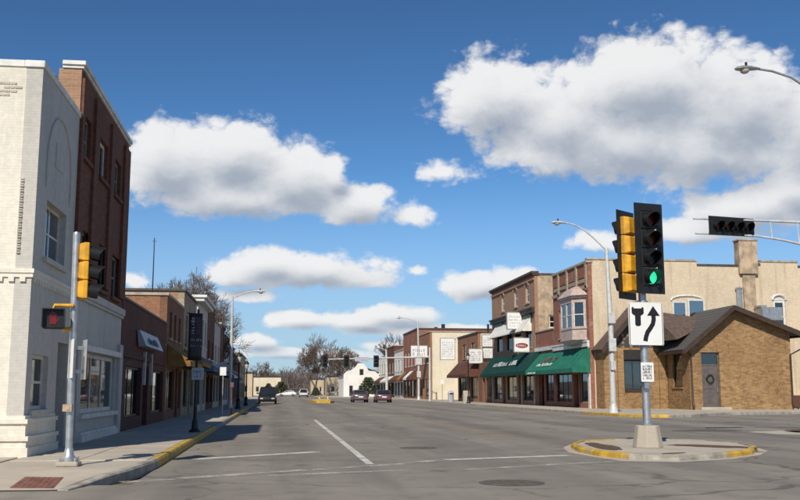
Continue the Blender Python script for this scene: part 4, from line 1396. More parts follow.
# hanging signs
def blade(x0, x1, y_, z0, z1, label, n, rows, seed, ink='ink_pale', red=False, wall_x=XR):
    o = thing('hanging_sign', label, 'sign', (wall_x, y_, z0), None)
    b = MB().box(x0, x1, y_ - .09, y_ + .09, z0, z1).build('sign_box', 'sign_white', o, bevel=.02)
    e = .06
    MB().box(x0 - .03, x1 + .03, y_ - .11, y_ + .11, z1, z1 + .06).box(x0 - .03, x1 + .03, y_ - .11, y_ + .11, z0 - .06, z0).box(x0 - .06, x0, y_ - .11, y_ + .11, z0, z1).box(x1, x1 + .06, y_ - .11, y_ + .11, z0, z1).build('sign_frame', 'trim_grey', o)
    w, h = x1 - x0, z1 - z0
    if red:
        c = MB()
        c.tube([((x0 + x1) / 2, y_ - .10, z0 + h * .45), ((x0 + x1) / 2, y_ - .088, z0 + h * .45)], h * .3, 14)
        for v in range(len(c.v)):
            vx, vy, vz = c.v[v]
            c.v[v] = ((x0 + x1) / 2 + (vx - (x0 + x1) / 2) * (w * .42) / (h * .3), vy, z0 + h * .45 + (vz - z0 - h * .45) * .62)
        c.build('emblem', 'sign_red', o)
        lettering(o, (x0 + w * .2, y_ - .1, z0 + h * .38), (1, 0, 0), (0, 0, 1), (0, -1, 0), w * .6, h * .14, n, 'sign_white', seed)
    else:
        lettering(o, (x0 + w * .1, y_ - .09, z0 + h * .12), (1, 0, 0), (0, 0, 1), (0, -1, 0), w * .8, h * .76, n, ink, seed, rows, .3)
    br = MB().tube([((x0 + x1) / 2, y_ + .05, z1 - .1), (max(wall_x, x1 - .1) + .1, y_ + (.5 if x1 > 21 else .05), z1 - .1)], .03, 5)
    br.each('bracket', 'steel_dark', o)
    return o


blade(19.6, 20.85, 80.2, 6.6, 8.0, 'square white hanging sign in front of the white awnings', 7, 4, 31)
blade(19.62, 20.9, 78.0, 4.55, 5.7, 'white hanging sign with a red oval above the green awnings', 6, 1, 32, red=True)
blade(21.4, 22.5, 98.75, 5.95, 7.15, 'white sign fixed high on the cream side wall', 8, 4, 33)
blade(21.45, 22.55, 98.7, 4.75, 5.75, 'white sign fixed lower on the cream side wall, below another', 8, 4, 34)
blade(19.9, 21.3, 98.4, 4.2, 5.65, 'wide pale hanging sign above the brown awning end', 10, 5, 35, 'ink_grey')
blade(19.2, 20.9, 112.0, 5.0, 7.5, 'tall white hanging sign past the brown awning shop', 8, 7, 36)
blade(18.6, 20.9, 133.0, 6.0, 7.6, 'white hanging sign with dark letters on the cream-walled building', 6, 2, 37, 'ink_grey')

# low infill and further right-hand row
inf = thing('shop_building', 'low dark shop front under the hanging signs beside the green awning', 'building', (XR, 92.3, .14))
lo = [(92.8, 95.4, .5, 2.6), (95.9, 97.1, .14, 2.6)]
shell(inf, 1, XR, 92.3, 98.9, 4.2, 10, 'brown_brick', 'brown_brick', lo)
shop_window(inf, WR, *lo[0], -.1, 'trim_dark', 2, 'glass', .08, 3)
door(inf, WR, *lo[1], -.4, 'trim_dark', True, .3)
b4 = thing('brick_building', 'two-storey tan-brown brick shop with brown awning and cream side wall', 'building', (XR, 99, .14))
up = [(100.8, 102.6, 4.9, 6.5), (105.6, 107.4, 4.9, 6.5)]
lo = [(99.6, 103.0, .5, 2.8), (103.5, 104.7, .14, 2.8), (105.2, 109.8, .5, 2.8)]
shell(b4, 1, XR, 99.0, 110.5, 7.4, 12, 'orange_brick', 'cream_block', up + lo)
coping(b4, 1, XR, 99.0, 110.5, 7.4, 12, 'coping_dark', .15, .1)
for q in up:
    window(b4, WR, *q, -.1, 'trim_brown', .1, 1, 2, True, 'glass', .5, 'tan_stone')
for q in (lo[0], lo[2]):
    shop_window(b4, WR, *q, -.1, 'trim_dark', 3, 'glass', .08, 4)
door(b4, WR, *lo[1], -.4, 'trim_dark', True, .4)
awning(b4, WR, 98.9, 110.4, 4.5, 2.8, 1.35, 'canvas_brown', .28)
MB().tube([(23, 103, 6.9), (23, 103, 8.6)], .12, 6).each('vent_pipe', 'steel_dark', b4)

cw = thing('cream_building', 'two-storey brick building with blank cream painted side wall at the open lot', 'building', (XR, 131, .14))
up = [(132.5, 134.0, 5.2, 7.2), (136.0, 137.5, 5.2, 7.2), (139.5, 141.0, 5.2, 7.2)]
lo = [(132.0, 135.5, .5, 3.0), (136.2, 137.6, .14, 3.0), (138.2, 142.0, .5, 3.0)]
shell(cw, 1, XR, 131.0, 143.0, 9.4, 16, 'orange_brick', 'cream_block', up + lo)
coping(cw, 1, XR, 131.0, 143.0, 9.4, 16, 'coping_tan', .14, .08)
for q in up:
    window(cw, WR, *q, -.1, 'trim_white', .1, 1, 2, True, 'glass', .5)
for q in (lo[0], lo[2]):
    shop_window(cw, WR, *q, -.1, 'trim_dark', 2, 'glass', .1, 3)
door(cw, WR, *lo[1], -.4, 'trim_dark', True, .4)

rb_ = thing('brick_building', 'tall bright red brick building rising behind the cream-walled one', 'building', (XR, 143.2, .14))
up = [(145 + 3.5 * k, 146.6 + 3.5 * k, 5.2, 7.6) for k in range(4)]
lo = [(144 + 3.8 * k, 146.9 + 3.8 * k, .4, 3.0) for k in range(4)]
shell(rb_, 1, XR, 143.2, 159.5, 10.6, 22, 'red_brick', 'red_brick', up + lo)
coping(rb_, 1, XR, 143.2, 159.5, 10.6, 22, 'coping_dark', .2, .12)
for q in up:
    window(rb_, WR, *q, -.1, 'trim_white', .14, 1, 2, True, 'glass', .6)
for q in lo:
    shop_window(rb_, WR, *q, -.1, 'trim_dark', 2, 'glass', .1)
for k in range(4):
    awning(rb_, WR, 143.6 + 3.95 * k, 147.2 + 3.95 * k, 4.4, 3.0, 1.2, ('canvas_brown', 'canvas_white', 'canvas_brown', 'canvas_ochre')[k], .3)
for yk in (149.0, 156.0):
    MB().tube([(26, yk, 10.2), (26, yk, 11.8)], .3, 6).each('vent_pipe', 'steel_dark', rb_)
frow = [(159.8, 172, 8.2, 'white_far', 'white two-storey shop beyond the red brick building', 3),
        (172.2, 186, 9.4, 'maroon_brick', 'dark maroon brick block further along the right row', 3),
        (186.2, 204, 8.0, 'white_far', 'pale white block near the end of the right row', 4)]
for (a, b_, h, mt, lab, n) in frow:
    o = thing('shop_building', lab, 'building', (XR, a, .14), 'shops far down the right row')
    w_ = (b_ - a) / n
    up = [(a + w_ * k + w_ * .3, a + w_ * k + w_ * .7, 4.6, 6.6) for k in range(n)]
    lo = [(a + w_ * k + w_ * .12, a + w_ * k + w_ * .88, .5, 2.8) for k in range(n)]
    shell(o, 1, XR, a, b_, h, 12, mt, mt, up + lo)
    coping(o, 1, XR, a, b_, h, 12, 'coping_tan', .2, .12)
    for q in up:
        window(o, WR, *q, -.1, 'trim_white' if mt != 'white_far' else 'trim_dark', .12, 1, 2, True, 'glass')
    for q in lo:
        shop_window(o, WR, *q, -.1, 'trim_dark', 2, 'glass', .1)
    awning(o, WR, a + .5, b_ - .5, 4.0, 2.9, 1.2, 'canvas_brown' if mt == 'white_far' else 'canvas_white', .3)

# white stepped-gable building closing the view, shops behind it
gb = thing('gabled_building', 'white stucco building with a shaped stepped gable facing the street', 'building', (12.3, 198, .14))
fg = south(198)
GX = 1.6
prof = [(12.0, 0), (20.4, 0), (20.4, 4.9), (19.0, 4.9), (18.6, 5.3), (17.2, 5.5), (16.8, 6.2), (16.2, 6.9), (15.0, 7.0), (14.4, 6.2), (13.6, 5.6), (12.6, 5.3), (12.0, 4.7)]
prof = [(x + GX, z) for x, z in prof]
MB().prism([fg.p(x, 0, z) for x, z in prof], (0, .4, 0)).build('wall', 'white_far', gb)
MB().box(13.6, 13.9, 198.4, 214, 0, 4.6).build('wall', 'white_far', gb)
MB().box(21.7, 22.0, 198.4, 214, 0, 4.6).build('wall', 'white_far', gb)
slope((13.3, 198.4, 4.5), (17.8, 198.4, 6.2), (17.8, 214, 6.2), (13.3, 214, 4.5), 'roof_brown', gb)
slope((17.8, 198.4, 6.2), (22.3, 198.4, 4.5), (22.3, 214, 4.5), (17.8, 214, 6.2), 'roof_brown', gb)
for (a, b_, c, d) in ((13.2, 13.9, .3, 2.4), (15.2, 15.9, .3, 2.4), (15.3, 16.1, 4.6, 5.8), (18.0, 19.4, .8, 2.4)):
    window(gb, fg, a + GX, b_ + GX, c, d, .05, 'trim_dark', .1, 1, 1, False, 'glass')
fb_ = [(-16, -9.5, 250, 5.6, 'beige_far', 'pale beige block at the far left end of the street'),
       (-9, 1.0, 262, 5.0, 'cream_block', 'long cream low building closing the street on the left'),
       (9.8, 13.5, 280, 4.6, 'beige_far', 'small tan house on the far right road edge'),
       (12.4, 18, 240, 4.8, 'beige_far', 'low tan house behind the shaped gable'),
       (-14, -5.2, 205, 5.0, 'beige_far', 'tan low block beyond the left row of shops')]
for (xa, xb, yb, h, mt, lab) in fb_:
    o = thing('far_building', lab, 'building', ((xa + xb) / 2, yb, .1), 'buildings closing the end of the street')
    f_ = south(yb)
    n = max(2, int((xb - xa) / 2.4))
    w_ = (xb - xa) / n
    ops = [(xa + w_ * k + w_ * .3, xa + w_ * k + w_ * .7, z0, z0 + 1.5) for k in range(n) for z0 in ((.9, 3.4) if h > 5.3 else (1.0,))]
    MB().wall(f_, xa, xb, 0, h, ops).build('wall', mt, o)
    MB().box(xa, xa + .3, yb + .3, yb + 10, 0, h).build('wall', mt, o)
    MB().box(xb - .3, xb, yb + .3, yb + 10, 0, h).build('wall', mt, o)
    if h > 6:
        slope((xa - .4, yb - .4, h), (xb + .4, yb - .4, h), (xb + .4, yb + 5, h + 2.2), (xa - .4, yb + 5, h + 2.2), 'roof_brown', o)
    else:
        MB().box(xa - .1, xb + .1, yb - .15, yb + 10, h + .002, h + .3).build('roof', 'roof_tar', o)
    for q in ops:
        window(o, f_, *q, -.1, 'trim_white', .12, 1, 1, False, 'glass')


# ---------------------------------------------------------------- street furniture
def section(mb_body, mb_vis, parent, i, n, lens, visor_len=.24, r=.105, s=.3):
    pass


def signal_head(name, label, loc, face, n, lenses, body='signal_black', plate=None, s=.34, horiz=False, lean=0.0, group=None, visor=.26, hood='signal_black'):
    """face: yaw in degrees of the direction the lenses look (0 = towards -Y, 90 = towards +X)"""
    o = thing(name, label, 'traffic light', loc, group, True, R(face))
    o.rotation_euler[1] = lean
    # local: lenses look to -Y, stacked along z (or along x when horizontal)
    rl = s * .36
    for k in range(n):
        off = ((n - 1) / 2 - k) * s
        cx, cz = (-off, 0) if horiz else (0, off)
        h = s * .485
        mb = MB()
        a = [(cx - h, -.0, cz - h), (cx + h, -.0, cz - h), (cx + h, 0, cz + h), (cx - h, 0, cz + h)]
        hb = h * .8
        dp = s * .5
        b_ = [(cx - hb, dp, cz - hb * 1.08), (cx + hb, dp, cz - hb * 1.08), (cx + hb, dp, cz + hb * 1.08), (cx - hb, dp, cz + hb * 1.08)]
        c_ = [(cx - h, dp * .45, cz - h), (cx + h, dp * .45, cz - h), (cx + h, dp * .45, cz + h), (cx - h, dp * .45, cz + h)]
        mb.add(a + c_ + b_, [(0, 1, 2, 3)] + [(4 * j + q, 4 * j + (q + 1) % 4, 4 * j + 4 + (q + 1) % 4, 4 * j + 4 + q) for j in (0, 1) for q in range(4)] + [(8, 9, 10, 11)])
        hs_ = mb.build('housing', body, o, bevel=s * .045)
        # lens dome
        ln = MB()
        rings = [(rl, -.012), (rl * .9, -.03), (rl * .6, -.05), (rl * .2, -.058)]
        m_ = 20
        vs = [(cx + rr * math.cos(2 * math.pi * q / m_), yy, cz + rr * math.sin(2 * math.pi * q / m_)) for rr, yy in rings for q in range(m_)]
        ln.add(vs, [(j * m_ + q, j * m_ + (q + 1) % m_, (j + 1) * m_ + (q + 1) % m_, (j + 1) * m_ + q) for j in range(3) for q in range(m_)] + [tuple(3 * m_ + q for q in range(m_))])
        ln.build('lens', lenses[k], hs_, smooth=True)
        # tunnel visor, open at the bottom
        vz = MB()
        a0, a1 = math.radians(-52), math.radians(232)
        rv = rl * 1.13
        st = 18
        vs, fs = [], []
        for q in range(st + 1):
            an = a0 + (a1 - a0) * q / st
            tl = visor * (.62 + .38 * max(0, math.sin(an)))
            for rr in (rv, rv - .012):
                vs += [(cx + rr * math.cos(an), -.004, cz + rr * math.sin(an)), (cx + rr * math.cos(an), -tl, cz + rr * math.sin(an) - .03)]
        for q in range(st):
            i = q * 4
            fs += [(i, i + 4, i + 5, i + 1), (i + 2, i + 3, i + 7, i + 6), (i + 1, i + 5, i + 7, i + 3)]
        vz.add(vs, fs)
        vz.build('visor', hood, hs_, smooth=True)
    if plate:
        tot = n * s
        pw, ph = (tot / 2 + plate, s / 2 + plate) if horiz else (s / 2 + plate, tot / 2 + plate)
        hw, hh = (tot / 2 - .01, s / 2 - .01) if horiz else (s / 2 - .01, tot / 2 - .01)
        mb = MB()
        for (xa, xb, za, zb) in ((-pw, -hw, -ph, ph), (hw, pw, -ph, ph), (-hw, hw, hh, ph), (-hw, hw, -ph, -hh)):
            mb.box(xa, xb, .0, .016, za, zb)
        mb.build('backplate', 'signal_black', o)
    return o


# left corner: pole, signal, pedestrian head, signs
lp = thing('signal_pole', 'galvanised steel signal pole on the kerb corner by the white building', 'pole', (-3.25, 15.9, SW))
MB().tube([(-3.25, 15.9, .2), (-3.3, 15.9, 3.84)], .058, 14).lathe([(.06, 0), (.05, .03), (.005, .045)], (-3.3, 15.9, 3.84), 12).build('shaft', 'steel', lp, smooth=True)
MB().box(-3.42, -3.08, 15.73, 16.07, .12, .2).build('base_plate', 'concrete', lp, bevel=.02)
MB().lathe([(.12, 0), (.12, .05), (.08, .09), (.062, .2)], (-3.25, 15.9, .2), 12).build('base_collar', 'steel', lp, smooth=True)
for sx_ in (-1, 1):
    for sy_ in (-1, 1):
        MB().lathe([(.018, 0), (.018, .06)], (-3.25 + sx_ * .12, 15.9 + sy_ * .12, .2), 6).build('bolt', 'steel', lp)
MB().lathe([(.05, 0), (.055, .01), (.055, .05), (.02, .07)], (-3.27, 15.82, 1.0), 10).box(-3.36, -3.22, 15.78, 15.86, .98, 1.09).build('push_button', 'render_worn', lp)
MB().tube([(-3.3, 15.9, 3.62), (-3.05, 15.98, 3.62)], .026, 8).tube([(-3.3, 15.9, 2.85), (-3.05, 15.98, 2.85)], .026, 8).each('bracket', 'signal_yellow', lp)
MB().tube([(-3.28, 15.9, 2.64), (-3.28, 15.8, 2.66), (-3.56, 15.78, 2.66), (-3.58, 15.78, 2.58)], .03, 8).tube([(-3.28, 15.9, 2.3), (-3.42, 15.8, 2.27)], .035, 8).each('bracket', 'signal_yellow', lp)
signal_head('traffic_light', 'yellow three-lamp traffic light turned away on the left corner pole', (-3.1, 15.95, 3.235), 104, 3, ['lens_red', 'lens_amber', 'lens_dark'], 'signal_yellow', None, .31)
ph_ = thing('pedestrian_signal', 'black pedestrian signal showing a red hand on the left corner pole', 'pedestrian light', (-3.56, 15.78, 2.28), None, True, R(8))
MB().box(-.17, .17, -.1, .1, 0, .32).build('housing', 'signal_black', ph_, bevel=.02)
MB().box(-.17, .17, -.2, -.105, .3, .32).box(-.17, -.155, -.2, -.105, .02, .3).box(.155, .17, -.2, -.105, .02, .3).each('hood', 'signal_black', ph_)
hd = MB().box(-.055, .045, -.108, -.102, .07, .17)
for k, (x, h_) in enumerate(((-.05, .24), (-.022, .27), (.006, .265), (.032, .24))):
    hd.box(x - .01, x + .01, -.108, -.102, .17, h_)
hd.add([(.045, -.105, .09), (.085, -.105, .16), (.07, -.105, .175), (.045, -.105, .13)], [(0, 1, 2, 3)])
hd.build('hand_symbol', 'hand_red', ph_)
sb = thing('street_sign', 'white metal sign seen edge-on fixed to the left signal pole', 'sign', (-3.27, 15.83, 1.5), None, True, R(-68))
MB().box(-.2, .2, -.014, -.006, 0, .62).build('plate', 'sign_white', sb, bevel=.003)
MB().box(-.03, .03, -.006, .02, .1, .16).box(-.03, .03, -.006, .02, .46, .52).each('clamp', 'steel', sb)
sb = thing('street_sign', 'grey back of a metal sign on the left signal pole', 'sign', (-3.2, 15.96, 1.48), None, True, R(112))
MB().box(-.2, .2, -.1, -.094, 0, .64).build('plate', 'sign_grey', sb, bevel=.003)
MB().box(-.02, .02, -.094, .04, .1, .16).box(-.02, .02, -.094, .04, .48, .54).each('clamp', 'steel', sb)

# island: pole, two heads, keep-right sign
ip = thing('signal_pole', 'steel signal pole in a concrete block on the traffic island', 'pole', (8.02, 20.2, .08))
cb2 = MB()
q0 = [(8.02 + math.cos(math.pi / 8 + k * math.pi / 4) * .34, 20.2 + math.sin(math.pi / 8 + k * math.pi / 4) * .34, .08) for k in range(8)]
q1 = [(8.02 + math.cos(math.pi / 8 + k * math.pi / 4) * .26, 20.2 + math.sin(math.pi / 8 + k * math.pi / 4) * .26, .56) for k in range(8)]
cb2.add(q0 + q1, [tuple(range(7, -1, -1)), tuple(range(8, 16))] + [(k, (k + 1) % 8, 8 + (k + 1) % 8, 8 + k) for k in range(8)])
cb2.build('concrete_block', 'concrete', ip, bevel=.02)
MB().tube([(8.02, 20.2, .55), (8.02, 20.2, .72), (8.02, 20.2, 3.5)], [.1, .088, .085], 16).build('shaft', 'steel', ip, smooth=True)
MB().lathe([(.13, 0), (.13, .04), (.1, .06)], (8.02, 20.2, .56), 12).build('collar', 'steel', ip)
MB().tube([(8.02, 20.2, 3.4), (8.02, 20.2, 5.35)], .05, 10).build('mounting_tube', 'steel_dark', ip)
MB().lathe([(.11, 0), (.11, .05)], (8.02, 20.2, 1.42), 12).box(7.93, 8.02, 20.02, 20.12, 1.36, 1.48).build('clamp_band', 'steel', ip)
signal_head('traffic_light', 'black four-lamp traffic light showing green on the traffic island', (8.16, 20.02, 4.44), 14, 4, ['lens_red', 'lens_amber', 'lens_dark', 'lens_green'], 'signal_black', .155, .43, visor=.3)
signal_head('traffic_light', 'yellow-backed traffic light facing away on the traffic island', (7.72, 20.32, 4.32), 218, 4, ['lens_red', 'lens_amber', 'lens_amber', 'lens_dark'], 'signal_yellow', .14, .43, visor=.3)
MB().tube([(8.02, 20.2, 5.1), (8.16, 20.1, 5.1)], .03, 6).tube([(8.02, 20.2, 3.75), (8.16, 20.1, 3.75)], .03, 6).tube([(8.02, 20.2, 5.0), (7.78, 20.25, 5.0)], .03, 6).tube([(8.02, 20.2, 3.65), (7.78, 20.25, 3.65)], .03, 6).each('bracket', 'steel_dark', ip)
ks = thing('keep_right_sign', 'white square sign with black curved arrow on the island pole', 'sign', (8.03, 20.08, 2.28), None, True, R(4))
KW, KH = .41, .96


def rrect(w, h, r, y_, z0=0.0):
    pts = []
    for (cx, cz, a0) in ((w - r, h - r, 0), (-w + r, h - r, 90), (-w + r, r, 180), (w - r, r, 270)):
        for k in range(5):
            a = R(a0 + 22.5 * k)
            pts.append((cx + r * math.cos(a), y_, z0 + cz + r * math.sin(a)))
    return pts


MB().prism(rrect(KW, KH, .05, -.012), (0, .008, 0)).build('plate', 'sign_white', ks)
bd = MB()
o_, i_ = rrect(KW - .014, KH - .014, .04, -.0135), rrect(KW - .03, KH - .03, .03, -.0135)
o_ = [(x, y_, z + .0) for x, y_, z in o_]
i_ = [(x, y_, z + .015) for x, y_, z in i_]
bd.add(o_ + i_, [(k, (k + 1) % 20, 20 + (k + 1) % 20, 20 + k) for k in range(20)])
bd.build('border', 'ink', ks)
ar_ = MB()
cl = [(-.03, .1), (-.01, .2), (.03, .3), (.1, .39), (.16, .48), (.185, .58), (.18, .68)]
wl_, wr_ = [], []
for i, (x, z) in enumerate(cl):
    x0, z0 = cl[max(i - 1, 0)]
    x1, z1 = cl[min(i + 1, len(cl) - 1)]
    dl = math.hypot(x1 - x0, z1 - z0)
    nx_, nz_ = -(z1 - z0) / dl * .052, (x1 - x0) / dl * .052
    wl_.append((x + nx_, -.0138, z + nz_))
    wr_.append((x - nx_, -.0138, z - nz_))
k = len(cl)
ar_.add(wl_ + wr_, [(i, i + 1, k + i + 1, k + i) for i in range(k - 1)])
ar_.add([(.03, -.0138, .66), (.335, -.0138, .66), (.18, -.0138, .88)], [(0, 1, 2)])
ar_.build('arrow', 'ink', ks)
MB().prism([(x, -.0138, z) for x, z in ((-.33, .83), (-.33, .72), (-.3, .68), (-.255, .66), (-.255, .46), (-.225, .43), (-.15, .43), (-.12, .46), (-.12, .66), (-.075, .68), (-.045, .72), (-.045, .83), (-.08, .86), (-.1, .82), (-.275, .82), (-.295, .86))], (0, .001, 0)).build('nose_symbol', 'ink', ks)
MB().box(-.05, .05, -.004, .03, .2, .26).box(-.05, .05, -.004, .03, .7, .76).each('clamp', 'steel', ks)
nt = thing('notice_plate', 'small white notice plate with lines of text under the arrow sign', 'sign', (8.02, 20.08, 1.5), None, True, R(4))
MB().prism(rrect(.15, .42, .02, -.012), (0, .006, 0)).build('plate', 'sign_white', nt)
lettering(nt, (-.11, -.0122, .06), (1, 0, 0), (0, 0, 1), (0, -1, 0), .22, .32, 7, 'ink_grey', 41, 5, .3)
MB().box(-.03, .03, -.006, .05, .05, .09).box(-.03, .03, -.006, .05, .33, .37).each('clamp', 'steel', nt)

# mast arm with horizontal head and luminaire
ma = thing('mast_arm_pole', 'grey steel mast arm pole reaching over the crossing with a luminaire', 'pole', (19.6, 26.2, 0))
MB().tube([(19.6, 26.2, 0), (19.6, 26.2, 8.0)], [.17, .11], 14).lathe([(.32, 0), (.32, .06), (.2, .2)], (19.6, 26.2, 0), 14).build('shaft', 'steel_white', ma, smooth=True)
MB().tube([(12.05, 26.2, 6.32), (14.5, 26.2, 6.3), (17, 26.2, 6.26), (19.6, 26.2, 6.2)], [.028, .035, .045, .055], 8).build('upper_arm', 'steel_white', ma, smooth=True)
MB().tube([(12.1, 26.2, 5.88), (14.0, 26.2, 5.84), (14.8, 26.2, 5.74), (15.6, 26.2, 5.58), (17, 26.2, 5.3), (19.6, 26.2, 4.9)], [.028, .032, .035, .038, .045, .055], 8).build('lower_arm', 'steel_white', ma, smooth=True)
for x, zb in ((14.45, 5.8), (15.3, 5.66), (16.3, 5.45), (17.4, 5.25)):
    MB().tube([(x, 26.2, 6.29), (x + .04, 26.2, zb)], .022, 6).build('strut', 'steel_white', ma)
MB().tube([(12.9, 26.2, 6.34), (12.9, 26.2, 5.84)], .03, 6).tube([(13.5, 26.2, 6.34), (13.5, 26.2, 5.84)], .03, 6).each('hanger', 'steel_dark', ma)


def cobra(par, pts, rad, head_dir, mat='steel_white', sc_=1.0):
    """curved luminaire arm and its head"""
    MB().tube(pts, rad, 8).build('lamp_arm', mat, par, smooth=True)
    p_ = Vector(pts[-1])
    d = Vector(head_dir).normalized()
    w = d.cross(Vector((0, 0, 1))).normalized()
    mb = MB()
    secs = [(-.05, .05, .045), (.1, .1, .07), (.3, .16, .1), (.55, .17, .1), (.72, .12, .07), (.78, .05, .03)]
    vs = []
    for (l, hw, hh) in secs:
        for a in range(10):
            an = 2 * math.pi * a / 10
            vs.append(tuple(p_ + d * l * sc_ + w * hw * sc_ * math.cos(an) + Vector((0, 0, 1)) * ((hh if math.sin(an) > 0 else hh * .55) * sc_ * math.sin(an))))
    fs = [(j * 10 + a, j * 10 + (a + 1) % 10, (j + 1) * 10 + (a + 1) % 10, (j + 1) * 10 + a) for j in range(5) for a in range(10)] + [tuple(range(9, -1, -1)), tuple(50 + a for a in range(10))]
    h_ = mb.add(vs, fs).build('lamp_head', mat, par, smooth=True)
    c = p_ + d * .46 * sc_ + Vector((0, 0, -.04 * sc_))
    rr = [(.15, 0), (.14, -.05), (.09, -.1), (.02, -.12)]
    g_ = MB()
    g_.tube([c + Vector((0, 0, z * sc_)) for r0, z in rr], [r0 * sc_ for r0, z in rr], 12).build('lamp_lens', 'lamp_glass', h_, smooth=True)
    c2 = p_ + d * .4 * sc_ + Vector((0, 0, .09 * sc_))
    MB().tube([c2, c2 + Vector((0, 0, .13 * sc_))], .04 * sc_, 8).build('photocell', 'steel_dark', h_)


cobra(ma, [(19.6, 26.2, 7.9), (18.6, 26.2, 8.6), (17.2, 26.2, 9.6), (16.1, 26.2, 10.35), (15.4, 26.2, 10.78), (14.8, 26.2, 10.95), (14.35, 26.2, 11.0)], .035, (-1, 0, -.04), 'steel', .95)
signal_head('traffic_light', 'black horizontal four-lamp traffic light hung on the overhead mast arm', (13.18, 26.08, 6.09), 12, 4, ['lens_red', 'lens_amber', 'lens_dark', 'lens_dark'], 'signal_black', .1, .35, True, visor=.28)


def street_lamp(label, x, y_, h, reach, armz, r=.1, boxes=()):
    o = thing('street_lamp', label, 'street lamp', (x, y_, SW), 'tall street lamps with curved arms')
    MB().tube([(x, y_, SW), (x, y_, SW + h * .5), (x - (.0 if reach > 0 else .1), y_, SW + h)], [r * 1.15, r, r * .68], 12).lathe([(r * 2, 0), (r * 2, .05), (r * 1.5, .3), (r * 1.15, .5)], (x, y_, SW), 12).build('shaft', 'steel_white', o, smooth=True)
    pts = []
    n = 7
    xb = x - (.0 if reach > 0 else .1)
    for k in range(n):
        f = k / (n - 1)
        pts.append((xb + reach * f, y_, SW + h - .15 + (armz - h + .0) * math.sin(f * math.pi / 2)))
    cobra(o, pts, .04, (1 if reach > 0 else -1, 0, 0))
    for (z0, z1, w) in boxes:
        MB().box(x - w, x + w, y_ - r - .12, y_ - r * .6, z0, z1).build('control_box', 'steel_white', o, bevel=.02)
    return o


street_lamp('white steel street lamp with boxes and dressing on its shaft by the corner house', 17.85, 49.6, 8.9, -2.3, 10.4, .14, ((3.4, 4.1, .2), (2.4, 2.9, .14), (4.9, 5.5, .2)))
street_lamp('white steel street lamp on the left pavement beside the dark lamp posts', -3.2, 67, 7.7, 1.5, 8.2, .11)
street_lamp('white steel street lamp in front of the cream-walled building', 17.9, 121, 10.0, -2.0, 10.6, .13, ((3.0, 3.8, .25), (4.6, 5.8, .4)))
street_lamp('white steel street lamp far off before the maroon block', 17.0, 149, 7.6, -1.2, 8.0, .2)


def post_lamp(label, x, y_, h=3.4):
    o = thing('lamp_post', label, 'lamp post', (x, y_, SW), 'dark ornamental lamp posts')
    MB().lathe([(.2, 0), (.2, .12), (.14, .2), (.12, .55), (.15, .6), (.07, .72), (.055, h * .5), (.05, h - .6), (.08, h - .55), (.04, h - .5)], (x, y_, SW), 10).build('shaft', 'lamp_green_black', o, smooth=True)
    MB().lathe([(.06, h - .5), (.13, h - .42), (.17, h - .1), (.12, h + .02)], (x, y_, SW), 10).build('lantern', 'lamp_glass', o, smooth=True)
    MB().lathe([(.2, h - .1), (.2, h - .06), (.1, h + .1), (.03, h + .16), (.02, h + .32)], (x, y_, SW), 10).build('lantern_cap', 'lamp_green_black', o, smooth=True)
    return o


post_lamp('dark ornamental lamp post standing just past the steel lamp on the left', -2.5, 63.5, 3.5)
post_lamp('thin dark ornamental lamp post further down the left kerb', -2.45, 78, 3.4)
post_lamp('dark ornamental lamp post before the brown awning on the right pavement', 18.1, 90, 4.6)
bfl = thing('hanging_flag', 'small blue flag hung on the dark lamp post at the left kerb', 'flag', (-2.72, 63.45, 1.3))
MB().prism([(-2.56, 63.45, 2.1), (-2.98, 63.45, 2.1), (-2.96, 63.45, 1.5), (-2.86, 63.45, 1.38), (-2.6, 63.45, 1.45)], (0, .02, 0)).build('cloth', 'canvas_blue', bfl)
MB().tube([(-2.5, 63.5, 2.12), (-3.0, 63.46, 2.12)], .012, 5).each('rod', 'steel_dark', bfl)

# banner pole on the left pavement
bp = thing('banner_pole', 'black banner pole with a dark banner on the left pavement', 'pole', (-2.3, 28, SW))
MB().lathe([(.16, 0), (.16, .05), (.1, .1), (.08, .3), (.05, .4), (.04, 1.9), (.036, 3.5)], (-2.3, 28, SW), 10).build('shaft', 'steel_dark', bp, smooth=True)
MB().tube([(-2.3, 28, 3.5), (-2.62, 28, 3.53)], .015, 5).tube([(-2.3, 28, 2.2), (-2.62, 28, 2.18)], .015, 5).each('rod', 'steel_dark', bp)
ban = thing('banner', 'tall dark banner with white and purple lettering on a black pole', 'banner', (-2.45, 28, 2.15))
vs, fs = [], []
for j in range(9):
    z = 2.17 + j * (3.52 - 2.17) / 8
    for i in range(5):
        vs.append((-2.56 + i * .098, 27.95 + .012 * math.sin(j * 1.3 + i * 1.1), z))
fs = [(j * 5 + i, j * 5 + i + 1, j * 5 + i + 6, j * 5 + i + 5) for j in range(8) for i in range(4)]
cl_ = MB().add(vs, fs).build('cloth', 'trim_dark', ban, smooth=True)
cl_.modifiers.new('t', 'SOLIDIFY').thickness = .012
lettering(ban, (-2.39, 27.925, 2.92), (0, 0, 1), (-1, 0, 0), (0, -1, 0), .5, .1, 6, 'sign_grey', 51, name='lettering')
lettering(ban, (-2.24, 27.925, 2.92), (0, 0, 1), (-1, 0, 0), (0, -1, 0), .5, .1, 6, 'paint_purple', 52)
lettering(ban, (-2.48, 27.925, 2.72), (1, 0, 0), (0, 0, 1), (0, -1, 0), .3, .07, 8, 'sign_grey', 53)
lettering(ban, (-2.48, 27.925, 2.56), (1, 0, 0), (0, 0, 1), (0, -1, 0), .3, .05, 8, 'sign_grey', 54)
pn_ = thing('parking_sign', 'small pale parking sign below the dark banner', 'sign', (-2.3, 27.93, 1.62))
MB().box(-2.43, -2.09, 27.93, 27.94, 1.62, 1.96).build('plate', 'sign_grey', pn_)
